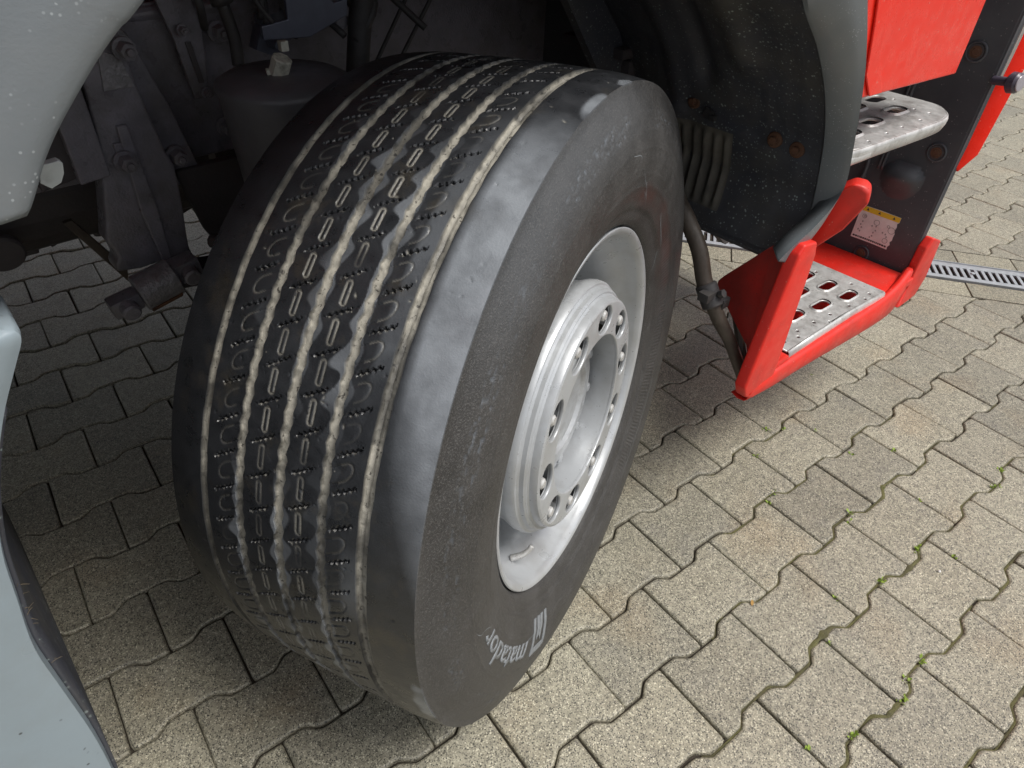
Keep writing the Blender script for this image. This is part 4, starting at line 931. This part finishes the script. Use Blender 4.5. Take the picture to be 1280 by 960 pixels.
# jamb
slab_poly(hs_, [L(1.107, 0.800, 0.345), L(1.118, 0.802, 0.318), L(1.150, 0.803, 0.300), L(1.215, 0.803, 0.300), L(1.222, 0.802, 0.36), L(1.222, 0.800, 0.600), L(1.212, 0.799, 0.628), L(1.170, 0.798, 0.634), L(1.157, 0.797, 0.618)], L(0, 0.775, 0) - L(0, 0.8, 0), 0.005)
housing = from_bm('step_housing', hs_, 'red_plastic', truck, auto=40); housing['label'] = 'red housing of the lower entry step'
bm = bmesh.new()  # sill with folded underside
rows = []
sill = [(1.130, 0.800, 0.300, 0.336), (1.22, 0.803, 0.288, 0.332), (1.35, 0.808, 0.282, 0.331), (1.50, 0.815, 0.272, 0.331), (1.66, 0.822, 0.262, 0.333), (1.76, 0.822, 0.258, 0.345), (1.83, 0.815, 0.270, 0.36)]
for t, s, z0_, z1_ in interp(sill, 4):
    rows.append([L(t, s - 0.035, z0_ + .004), L(t, s - 0.02, z0_ - .002), L(t, s - .005, z0_), L(t, s, z0_ + .006), L(t, s + .001, (z0_ + z1_) / 2), L(t, s, z1_ - .006), L(t, s - .004, z1_), L(t, s - .014, z1_ + .0005), L(t, s - .020, z1_ - .008)])
sheet('step_sill', rows, 'red_plastic', truck, 0.002, auto=60)
bm = bmesh.new()
slab_poly(bm, [L(1.23, 0.79, 0.318), L(1.835, 0.805, 0.318), L(1.835, 0.45, 0.318), L(1.60, 0.50, 0.318), L(1.23, 0.72, 0.318)], (0, 0, -0.008), 0.002); box(bm, L(1.252, 0.770, 0.332), 0.056, 0.055, 0.022, bev=0.005); from_bm('step_floor', bm, 'red_plastic', truck)
bm = bmesh.new()  # red rim between tread plate and dark wall, and the front post
slab_poly(bm, [L(1.700, 0.815, 0.336), L(1.838, 0.822, 0.336), L(1.838, 0.46, 0.336), L(1.715, 0.50, 0.336)], (0, 0, -0.020), 0.004)
slab_poly(bm, [L(1.840, 0.797, 0.30), L(1.840, 0.797, 0.415), L(1.856, 0.800, 0.440), L(1.905, 0.805, 0.420), L(1.925, 0.805, 0.31), L(1.90, 0.805, 0.262), L(1.80, 0.805, 0.262)], L(0, 0.822, 0) - L(0, 0.8, 0), 0.005)
slab_poly(bm, [L(1.868, 0.79, 0.27), L(1.868, 0.79, 0.42), L(1.9, 0.79, 0.42), L(1.93, 0.79, 0.30)], L(0, 0.40, 0) - L(0, 0.79, 0), 0.004)
from_bm('step_front_post', bm, 'red_plastic', truck, auto=40)
# cheek behind the jamb, its shade put into a darker, dirty red
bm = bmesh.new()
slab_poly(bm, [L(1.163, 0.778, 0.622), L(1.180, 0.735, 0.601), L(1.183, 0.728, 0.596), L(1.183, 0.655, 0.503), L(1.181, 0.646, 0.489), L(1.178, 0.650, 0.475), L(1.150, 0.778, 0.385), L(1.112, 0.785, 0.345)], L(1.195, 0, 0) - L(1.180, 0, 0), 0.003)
from_bm('step_cheek', bm, 'red_plastic_shade_dirt', truck, auto=40)
bm = bmesh.new(); slab_poly(bm, [L(1.205, 0.660, 0.478), L(1.200, 0.665, 0.440), L(1.195, 0.700, 0.405), L(1.19, 0.745, 0.382), L(1.19, 0.775, 0.385), L(1.20, 0.70, 0.452)], (0.006, 0, 0), 0.002); from_bm('rubber_flap', bm, 'black_rubber', truck)
# upper red cheek beside the flare
bm = bmesh.new()
slab_poly(bm, [L(1.285, 0.725, 0.560), L(1.285, 0.741, 0.622), L(1.285, 0.768, 0.691), L(1.29, 0.796, 0.713), L(1.30, 0.812, 0.712), L(1.305, 0.822, 0.704), L(1.305, 0.827, 0.682), L(1.30, 0.803, 0.624), L(1.295, 0.770, 0.578), L(1.29, 0.754, 0.552)], L(1.34, 0.70, 0.60) - L(1.30, 0.715, 0.60), 0.008)
from_bm('arch_cheek', bm, 'red_plastic', truck, auto=40)
# lower tread plate
def xform(t0, s0, z0): return Matrix.Translation(L(t0, s0, z0))
outer = [(1.285, 0.786), (1.40, 0.789), (1.55, 0.795), (1.690, 0.806), (1.692, 0.60), (1.50, 0.60), (1.245, 0.722), (1.245, 0.738), (1.285, 0.742)]
holes = []
for t, s in ((1.600, 0.650), (1.603, 0.708), (1.600, 0.762), (1.520, 0.680), (1.508, 0.742), (1.420, 0.725)): holes.append([(a, b) for a, b in capsule(t, s, 0.060, 0.026, 0.06)])
for t, s in ((1.650, 0.79), (1.62, 0.795), (1.56, 0.785), (1.49, 0.775), (1.43, 0.768), (1.37, 0.762), (1.31, 0.765), (1.66, 0.74), (1.46, 0.790), (1.35, 0.775), (1.645, .655)): holes.append([(t + .005 * math.cos(2 * PI * k / 10), s + .005 * math.sin(2 * PI * k / 10)) for k in range(10)])
def L2(pts): return [(t - T0, -(s - S0)) for t, s in pts]
tp = plate_holes('step_tread', L2(outer), [L2(h) for h in holes], 0.002, 'aluminium', truck, 0.0012, Matrix.Translation((0, 0, 0.345))); tp['label'] = 'triangular looking perforated aluminium tread of the lower step'
bm = bmesh.new()
rows = [[L(t, s, z) for s, z in ((s0_, 0.3462), (s0_ + .004, 0.3455), (s0_ + .0065, 0.342), (s0_ + .0075, 0.334), (s0_ + .0085, 0.318))] for t, s0_ in ((1.285, 0.786), (1.40, 0.789), (1.55, 0.795), (1.69, 0.806))]
sheet('tread_lip', rows, 'aluminium', tp, 0.002, auto=60)
bm = bmesh.new()   # raised collars round the slots
for t, s in ((1.600, 0.650), (1.603, 0.708), (1.600, 0.762), (1.520, 0.680), (1.508, 0.742), (1.420, 0.725)):
    a = capsule(t, s, 0.062, 0.028, 0.06); b = capsule(t, s, 0.070, 0.036, 0.06)
    A_ = [bm.verts.new(L(x, y, 0.3505)) for x, y in a]; B_ = [bm.verts.new(L(x, y, 0.3468)) for x, y in b]
    for k in range(len(a)): bm.faces.new((A_[k], A_[(k + 1) % len(a)], B_[(k + 1) % len(a)], B_[k]))
from_bm('slot_rims', bm, 'aluminium', tp, smooth=True)

# upper tread
outer = [(1.262, 0.775)] + [(1.30, 0.783), (1.40, 0.792), (1.50, 0.801), (1.575, 0.806)] + [(1.62, 0.800), (1.655, 0.780), (1.675, 0.750), (1.680, 0.66), (1.68, 0.56), (1.262, 0.54)]
holes = [capsule(t, s, 0.060, 0.030, 0.05) for t, s in ((1.345, 0.735), (1.445, 0.728), (1.555, 0.726), (1.40, 0.672), (1.50, 0.668), (1.60, 0.665))]
for t, s in ((1.34, 0.775), (1.41, 0.776), (1.47, 0.778), (1.54, 0.782), (1.60, 0.775), (1.60, 0.745), (1.63, .69)): holes.append([(t + .005 * math.cos(2 * PI * k / 10), s + .004 * math.sin(2 * PI * k / 10)) for k in range(10)])
tp2 = plate_holes('step_tread', L2(outer), [L2(h) for h in holes], 0.002, 'aluminium', truck, 0.0012, Matrix.Translation((0, 0, 0.770))); tp2['label'] = 'upper aluminium tread below the door'
oo = interp([(t, s, 0) for t, s in outer[:9]], 4)
rows = [[L(p[0] , p[1], 0.7712), L(p[0] + .001, p[1] + .003, 0.7695), L(p[0] + .001, p[1] + .0045, 0.765), L(p[0], p[1] + .004, 0.758), L(p[0] - .002, p[1] + .001, 0.748), L(p[0] - .004, p[1] - .006, 0.742), L(p[0] - .006, p[1] - .02, 0.740)] for p in oo]
sheet('tread_lip', rows, 'aluminium', tp2, 0.002, auto=70)
bm = bmesh.new()
for t, s in ((1.345, 0.735), (1.445, 0.728), (1.555, 0.726), (1.50, 0.668)):
    a = capsule(t, s, 0.062, 0.032, 0.05); b = capsule(t, s, 0.072, 0.042, 0.05)
    A_ = [bm.verts.new(L(x, y, 0.7755)) for x, y in a]; B_ = [bm.verts.new(L(x, y, 0.7718)) for x, y in b]
    for k in range(len(a)): bm.faces.new((A_[k], A_[(k + 1) % len(a)], B_[(k + 1) % len(a)], B_[k]))
from_bm('slot_rims', bm, 'aluminium', tp2, smooth=True)
bm = bmesh.new(); tube(bm, [L(1.258, 0.766, .752), L(1.28, 0.772, .754), L(1.33, 0.778, 0.756)], 0.014, n=14); from_bm('tread_bracket', bm, 'aluminium', truck, smooth=True)
# dark structure behind the steps
bm = bmesh.new(); slab_poly(bm, [L(1.26, 0.42, 0.62), L(1.26, 0.42, 1.3), L(1.84, 0.42, 1.3), L(1.84, 0.42, 0.34), L(1.60, 0.42, 0.34)], (0, 0.02, 0)); slab_poly(bm, [L(1.262, 0.745, 0.60), L(1.262, 0.765, 0.80), L(1.262, 0.765, 1.3), L(1.262, 0.42, 1.3), L(1.262, 0.42, 0.60)], (0.006, 0, 0)); from_bm('step_well_side', bm, 'well_plastic', truck)

# front corner of the cab: red panel, trim, marker lamp
bm = bmesh.new()
slab_poly(bm, [L(1.852, 0.790, 0.62), L(1.855, 0.806, 0.60), L(1.882, 0.824, 0.64), L(1.905, 0.828, 0.80), L(1.93, 0.830, 1.05), L(1.95, 0.830, 1.5), L(1.90, 0.812, 1.5), L(1.872, 0.806, 0.95)], Vector((0.03, 0.04, 0)), 0.003)
from_bm('corner_panel', bm, 'red_paint', truck, auto=40)
bm = bmesh.new(); slab_poly(bm, [L(1.846, 0.797, 0.30), L(1.846, 0.797, 1.45), L(1.862, 0.800, 1.45), L(1.856, 0.802, 0.30)], L(0, 0.78, 0) - L(0, 0.8, 0), 0.001); from_bm('corner_edge', bm, 'well_plastic', truck)
bm = bmesh.new(); slab_poly(bm, [L(1.860, 0.802, 0.80), L(1.866, 0.804, 1.45), L(1.885, 0.806, 1.45), L(1.868, 0.806, 0.80)], Vector((0, 0.008, 0)), 0.001); from_bm('corner_trim', bm, 'trim_light', truck)
ml = bmesh.new(); c = L(1.80, 0.800, 0.765)
p1 = L(1.745, 0.835, 0.790)
bm = bmesh.new(); cyl(bm, L(1.845, 0.795, 0.800), L(1.835, 0.835, 0.806), 0.009, n=18, bev=0.001); cyl(bm, L(1.837, 0.828, 0.8045), L(1.832, 0.848, 0.8075), 0.021, 0.020, n=36, bev=0.004); lamp = from_bm('side_marker_lamp', bm, 'lamp_dark', truck, auto=40)
bm = bmesh.new(); cyl(bm, L(1.8322, 0.8475, 0.8074), L(1.8315, 0.8505, 0.8079), 0.0155, n=32, bev=0.001); from_bm('lamp_lens', bm, 'lamp_glass', lamp, auto=40)
bm = bmesh.new(); box(bm, L(1.95, -0.45, 0.62), 0.12, 2.4, 0.62, bev=0.02); from_bm('bumper', bm, 'red_plastic', truck)

# bumper brace tube between tyre and step
bm = bmesh.new(); tube(bm, [L(1.14, 0.50, 0.70), L(1.11, 0.560, 0.655), L(1.10, 0.600, 0.625), L(1.10, 0.637, 0.580), L(1.10, 0.661, 0.528), L(1.10, 0.681, 0.500)], 0.0155, n=18); from_bm('brace_tube', bm, 'tube_brown', truck, smooth=True)
bm = bmesh.new(); tube(bm, [L(1.10, 0.681, 0.500), L(1.115, 0.704, 0.455), L(1.135, 0.728, 0.408), L(1.155, 0.755, 0.348), L(1.165, 0.778, 0.305)], [0.0145, 0.0145, 0.0125, 0.0125, 0.012], n=18); from_bm('brace_tube', bm, 'tube_brown', truck, smooth=True)
bm = bmesh.new(); cyl(bm, L(1.10, 0.666, 0.522), L(1.10, 0.694, 0.484), 0.0205, n=20, bev=0.003); box(bm, L(1.085, 0.685, 0.512), 0.035, 0.022, 0.018, bev=0.002); box(bm, L(1.12, 0.695, 0.490), 0.022, 0.026, 0.02, bev=0.002); cyl(bm, L(1.10, 0.70, 0.515), L(1.10, 0.708, 0.521), 0.008, n=6); from_bm('tube_clamp', bm, 'black_rubber', truck, auto=35)
bm = bmesh.new(); cyl(bm, L(1.15, 0.775, 0.298), L(1.20, 0.780, 0.296), 0.013, n=16, bev=0.002); tube(bm, [L(1.20, 0.70, 0.42), L(1.18, 0.74, 0.365), L(1.17, 0.775, 0.310)], 0.010, n=10); from_bm('brace_mount', bm, 'tube_brown', truck, auto=35)

# ---------------- chassis parts seen through the wheel arch
def prism(name, pts, s, th_, matn, bev=0.003, parent=truck, auto=None):
    bm = bmesh.new(); slab_poly(bm, [L(t, s, z) for t, z in pts], (0, th_, 0), bev); return from_bm(name, bm, matn, parent, auto=auto)
prism('frame_rail', [(-1.2, 0.935), (2.2, 0.935), (2.2, 0.690), (-1.2, 0.690)], -0.045, 0.012, 'chassis_paint', 0.003)
bm = bmesh.new(); tube(bm, [L(-1.2, -0.055, 0.925), L(2.2, -0.055, 0.925)], 0.013, n=16); box(bm, L(0.5, -0.09, 0.936), 3.4, 0.08, 0.009); box(bm, L(0.5, -0.09, 0.694), 3.4, 0.08, 0.009); from_bm('rail_flange', bm, 'chassis_paint', truck, auto=40)
# main spring hanger (casting) drawn at s = 0.06
H_ = [(0.330, 0.945), (0.375, 0.925), (0.378, 0.850), (0.386, 0.790), (0.392, 0.745), (0.400, 0.720), (0.3985, 0.690), (0.394, 0.640), (0.388, 0.595), (0.386, 0.572), (0.390, 0.548), (0.376, 0.542), (0.345, 0.562), (0.300, 0.560), (0.262, 0.566), (0.262, 0.576), (0.270, 0.590), (0.268, 0.606), (0.262, 0.624), (0.270, 0.650), (0.284, 0.705), (0.300, 0.775), (0.306, 0.850), (0.308, 0.905)]
hg = prism('spring_hanger', H_, 0.045, 0.045, 'chassis_paint', 0.006, auto=40); hg['label'] = 'dark cast spring hanger bolted to the frame'
bm = bmesh.new()   # central rib of the casting
slab_poly(bm, [L(0.345, 0.045, 0.80), L(0.352, 0.045, 0.66), L(0.350, 0.045, 0.56), L(0.335, 0.045, 0.56), L(0.325, 0.045, 0.66), L(0.330, 0.045, 0.80)], L(0, 0.055, 0) - L(0, .045, 0), 0.003)
slab_poly(bm, [L(0.318, 0.045, 0.775), L(0.336, 0.045, 0.775), L(0.338, 0.045, 0.748), L(0.320, 0.045, 0.748)], L(0, 0.052, 0) - L(0, .045, 0), 0.002)
from_bm('hanger_rib', bm, 'chassis_paint', hg)
prism('worn_patch', [(0.338, 0.905), (0.365, 0.895), (0.374, 0.850), (0.330, 0.850)], 0.0485, 0.004, 'chassis_worn', 0.001)
prism('frame_strap', [(0.365, 0.945), (0.395, 0.915), (0.428, 0.800), (0.452, 0.680), (0.445, 0.665), (0.405, 0.672), (0.40, 0.70), (0.385, 0.80), (0.368, 0.87)], 0.012, 0.022, 'chassis_paint', 0.004, auto=40)
prism('slotted_bracket', [(0.435, 1.05), (0.500, 1.05), (0.520, 0.900), (0.508, 0.795), (0.482, 0.795), (0.472, 0.89)], -0.022, 0.010, 'chassis_paint', 0.002)
bm = bmesh.new(); slab_poly(bm, [L(0.487, -0.0215, 0.885), L(0.496, -0.0215, 0.885), L(0.503, -0.0215, 0.820), L(0.494, -0.0215, 0.820)], L(0, -0.018, 0) - L(0, -.0215, 0), 0.001); from_bm('bracket_slot', bm, 'chassis_dark', truck)
b0 = None
for t, s, z, k_ in ((0.325, 0.055, 0.748, 1.0), (0.412, 0.022, 0.728, 1.0), (0.547, -0.030, 0.893, 1.0), (0.525, -0.030, 0.740, 1.0), (0.372, 0.055, 0.905, 1.0), (0.484, -0.012, 0.905, 0.55), (0.500, -0.012, 0.806, 0.55), (0.355, 0.050, 0.528, 0.9)):
    if b0 is None:
        bm = bmesh.new(); hexnut(bm, (0, 0, 0), (0, -0.034, 0), 0.0125); b0 = from_bm('chassis_bolt', bm, 'chassis_paint', truck, auto=30); b0.location = L(t, s, z)
    else: dup(b0, truck, location=L(t, s, z), scale=(k_, k_, k_), rotation_euler=(0, t * 9, 0))
# spring eye: barrel between two clamps
bm = bmesh.new(); cyl(bm, L(0.272, 0.095, 0.543), L(0.336, 0.095, 0.556), 0.032, n=30, bev=0.002); cyl(bm, L(0.303, 0.095, 0.5493), L(0.305, 0.095, 0.5497), 0.0328, n=30); from_bm('spring_eye', bm, 'chassis_worn', truck, auto=35)
for (c_, d_, e0, e1) in ((L(0.248, 0.09, 0.533), (0.05, 0.035, 0.03), L(0.248, 0.10, 0.533), L(0.248, 0.125, 0.528)), (L(0.357, 0.09, 0.562), (0.045, 0.04, 0.036), L(0.357, 0.10, 0.562), L(0.357, 0.128, 0.557))):
    bm = bmesh.new(); box(bm, c_, *d_, Matrix.Rotation(-.15, 3, 'Y'), 0.006); cyl(bm, e0, e1, 0.015, n=22, bev=0.003); from_bm('eye_clamp', bm, 'chassis_paint', truck, auto=35)
bm = bmesh.new(); slab_poly(bm, [L(0.280, 0.122, 0.524), L(0.334, 0.122, 0.535), L(0.334, 0.118, 0.527), L(0.280, 0.118, 0.516)], L(0, 0.08, 0) - L(0, 0.10, 0), 0.001); from_bm('rust_edge', bm, 'rust', truck)
for k in range(3):
    bm = bmesh.new(); rows_ = [L(t, 0.0, 0.555 - 0.020 * k - 0.16 * (t - 0.30) + 0.05 * (t - .3) ** 2) for t in np.linspace(0.34 + .05 * k, 1.15, 10)]
    for p_, q_ in zip(rows_, rows_[1:]): slab_poly(bm, [p_ + Vector((0, -.10, 0)), q_ + Vector((0, -.10, 0)), q_ + Vector((0, -.10, -.018)), p_ + Vector((0, -.10, -.018))], (0, 0.075, 0))
    bmesh.ops.remove_doubles(bm, verts=bm.verts, dist=1e-5); from_bm('leaf_spring', bm, 'chassis_dark', truck)
prism('frame_gusset', [(0.405, 0.70), (0.62, 0.70), (0.66, 0.50), (0.47, 0.50), (0.43, 0.58)], 0.02, 0.02, 'chassis_dark', 0.004)
# bump stop plank-like blade behind the hanger
prism('rusty_blade', [(0.225, 0.630), (0.240, 0.632), (0.296, 0.520), (0.290, 0.492)], -0.05, 0.012, 'tube_brown', 0.002)
prism('inner_plate', [(0.205, 1.0), (0.300, 1.0), (0.300, 0.735), (0.205, 0.718)], 0.03, 0.03, 'chassis_dark', 0.003)
prism('inner_plate', [(0.255, 0.96), (0.300, 0.95), (0.300, 0.73), (0.255, 0.725)], 0.055, 0.02, 'chassis_paint', 0.003)
# air spring / reservoir just inside the wheel
bm = bmesh.new(); c0 = L(0.545, 0.20, 0.62); 
prof_ = [(0.078, 0.0), (0.086, 0.06), (0.092, 0.15), (0.098, 0.225), (0.102, 0.240), (0.100, 0.248), (0.085, 0.256), (0.05, 0.262), (0.001, 0.263)]
n = 56; rings = [[bm.verts.new(c0 + Vector((r_ * math.cos(2 * PI * k / n), r_ * math.sin(2 * PI * k / n), h))) for k in range(n)] for r_, h in prof_]
for a, b in zip(rings, rings[1:]):
    for k in range(n): bm.faces.new((a[k], a[(k + 1) % n], b[(k + 1) % n], b[k]))
from_bm('air_spring', bm, 'air_bag_grey', truck, auto=50)
bm = bmesh.new()
for k in range(4): cyl(bm, L(0.545, 0.19, 0.60 - .03 * k), L(0.545, 0.19, 0.625 - .03 * k), 0.088 + .004 * (k % 2), n=40, bev=0.010)
from_bm('spring_bellows', bm, 'black_rubber', truck, auto=50)
bm = bmesh.new(); cyl(bm, L(0.530, 0.215, 0.880), L(0.536, 0.225, 0.905), 0.015, n=8, bev=0.002); box(bm, L(0.545, 0.215, 0.918), 0.012, 0.012, 0.014, bev=0.002); cyl(bm, L(0.515, 0.21, 0.883), L(0.53, 0.215, 0.885), 0.007, n=8); from_bm('air_fitting', bm, 'white_plastic', truck, auto=35)
bm = bmesh.new(); slab_poly(bm, [L(0.610, 0.12, 1.03), L(0.665, 0.12, 1.035), L(0.672, 0.12, 0.965), L(0.690, 0.12, 0.945), L(0.715, 0.12, 0.950), L(0.712, 0.12, 0.925), L(0.640, 0.12, 0.900), L(0.560, 0.12, 0.905), L(0.560, 0.12, 0.925), L(0.605, 0.12, 0.930)], (0, 0.008, 0), 0.002); from_bm('valve_bracket', bm, 'blue_grey_steel', truck)
bm = bmesh.new(); tube(bm, [L(0.50, 0.06, 1.12), L(0.515, 0.06, 1.02), L(0.53, 0.06, 0.95)], 0.017, n=14); tube(bm, [L(0.53, 0.06, 0.95), L(0.538, 0.06, 0.90), L(0.536, 0.06, 0.86)], 0.010, n=12); tube(bm, [L(0.76, 0.10, 1.15), L(0.765, 0.10, 1.0), L(0.745, 0.10, 0.90), L(0.73, 0.10, 0.82)], 0.020, n=14)
tube(bm, [L(0.60, 0.10, 1.10), L(0.585, 0.10, 1.0), L(0.57, 0.10, 0.93)], 0.006, n=8); tube(bm, [L(0.54, 0.13, 1.08), L(0.55, 0.12, 0.98), L(0.575, 0.13, 0.93)], 0.004, n=8); tube(bm, [L(0.80, 0.05, 0.82), L(0.86, 0.05, 0.90), L(0.95, 0.05, 1.02), L(1.02, 0.05, 1.12)], 0.004, n=8); tube(bm, [L(0.84, 0.05, 0.80), L(0.92, 0.05, 0.90), L(1.0, 0.05, 1.0)], 0.004, n=8)
r = random.Random(44)
for k in range(9):
    t = 0.50 + .05 * k + r.uniform(-.02, .02); z = 1.12; pts_ = [L(t, 0.06 + r.uniform(0, .1), z)]
    for q in range(4): t += r.uniform(-.05, .06); z -= r.uniform(.04, .07); pts_.append(L(t, 0.03 + r.uniform(0, .12), z))
    tube(bm, pts_, r.choice([0.003, 0.0045, 0.006, 0.008]), n=8, sub=5)
from_bm('hoses', bm, 'black_rubber', truck, smooth=True)
r = random.Random(21)
for k in range(18):
    t = r.uniform(0.56, 0.82); z = r.uniform(0.87, 1.08); bm = bmesh.new(); box(bm, L(t, 0.0 + r.uniform(-.02, .05), z), r.uniform(.02, .05), 0.03, r.uniform(.02, .06), Matrix.Rotation(r.uniform(-.6, .6), 3, 'Y'), 0.004)
    if k % 2: cyl(bm, bm.verts[0].co if False else L(t, 0.0, z), L(t, 0.085, z), r.uniform(.008, .016), n=14, bev=0.002)
    from_bm('air_valve', bm, 'chassis_paint' if k % 3 else 'blue_grey_steel', truck, auto=35)
bm = bmesh.new(); cyl(bm, L(0.62, 0.12, 1.085), L(0.62, 0.15, 1.075), 0.032, n=28, bev=0.004)
from_bm('air_valve', bm, 'chassis_paint', truck, auto=35)
# engine side cover and engine block seen far inside
bm = bmesh.new(); slab_poly(bm, [L(1.34, -0.235, 0.60), L(1.34, -0.235, 1.45), L(1.34, 0.30, 1.45), L(1.34, 0.30, 0.60)], (0.02, 0, 0), 0.01); from_bm('engine_cover', bm, 'well_plastic', truck)
bm = bmesh.new(); box(bm, L(1.27, 0.26, 0.78), 0.10, 0.12, 0.09, bev=0.012); box(bm, L(1.26, 0.24, 0.84), 0.14, 0.17, 0.02, bev=0.006); box(bm, L(1.25, .27, .76), .02, .012, .09, bev=.003); from_bm('washer_box', bm, 'chassis_dark', truck)
bm = bmesh.new(); box(bm, L(1.0, -0.62, 0.92), 2.4, 0.62, 0.86, bev=0.04)
for k in range(14): box(bm, L(-0.1 + 0.16 * k, -0.31 + random.uniform(-.02, .02), random.uniform(.55, 1.2)), random.uniform(.05, .12), random.uniform(.03, .09), random.uniform(.05, .2), bev=0.01)
from_bm('engine_block', bm, 'chassis_dark', truck)
bm = bmesh.new()   # gearbox and lower castings that hide the far pavement
cyl(bm, L(0.55, -0.30, 0.63), L(-0.9, -0.30, 0.66), 0.13, 0.17, n=20, bev=0.02)
for k in range(22):
    t = -0.02 + 0.028 * k; box(bm, L(t, -0.28 + random.uniform(-.02, .02), 0.545 + random.uniform(-.012, .012)), random.uniform(.03, .06), 0.05, random.uniform(.05, .09), Matrix.Rotation(random.uniform(-.5, .5), 3, 'Y'), 0.006)
cyl(bm, L(0.13, -0.14, 0.575), L(0.13, -0.12, 0.570), 0.035, n=30, bev=0.004)
from_bm('gearbox', bm, 'chassis_dark', truck)
bm = bmesh.new(); cyl(bm, L(0.69, 0.42, 0.43), L(0.69, -1.3, 0.43), 0.055, n=20); cyl(bm, L(0.69, 0.42, 0.46), L(0.69, 0.30, 0.46), 0.15, n=30, bev=0.01); from_bm('front_axle', bm, 'chassis_dark', truck, auto=35)
bm = bmesh.new()   # steering lever and dusty ribs behind the tyre shoulder
tube(bm, [L(0.47, 0.18, 0.56), L(0.44, 0.15, 0.60), L(0.41, 0.10, 0.60)], 0.012, n=10); tube(bm, [L(0.455, 0.26, 0.52), L(0.52, 0.26, 0.54), L(0.60, 0.26, 0.56)], 0.016, n=10); tube(bm, [L(0.45, 0.26, 0.56), L(0.52, 0.26, 0.58), L(0.60, 0.26, 0.6)], 0.016, n=10); from_bm('steering_arm', bm, 'chassis_dark', truck, smooth=True)
bm = bmesh.new(); box(bm, L(-0.35, -1.62, 0.62), 0.04, 0.5, 0.6, bev=.01); from_bm('mud_flap', bm, 'black_rubber', truck)
print('SCENE', count, 'stones', len(me.vertices), 'verts last mesh')
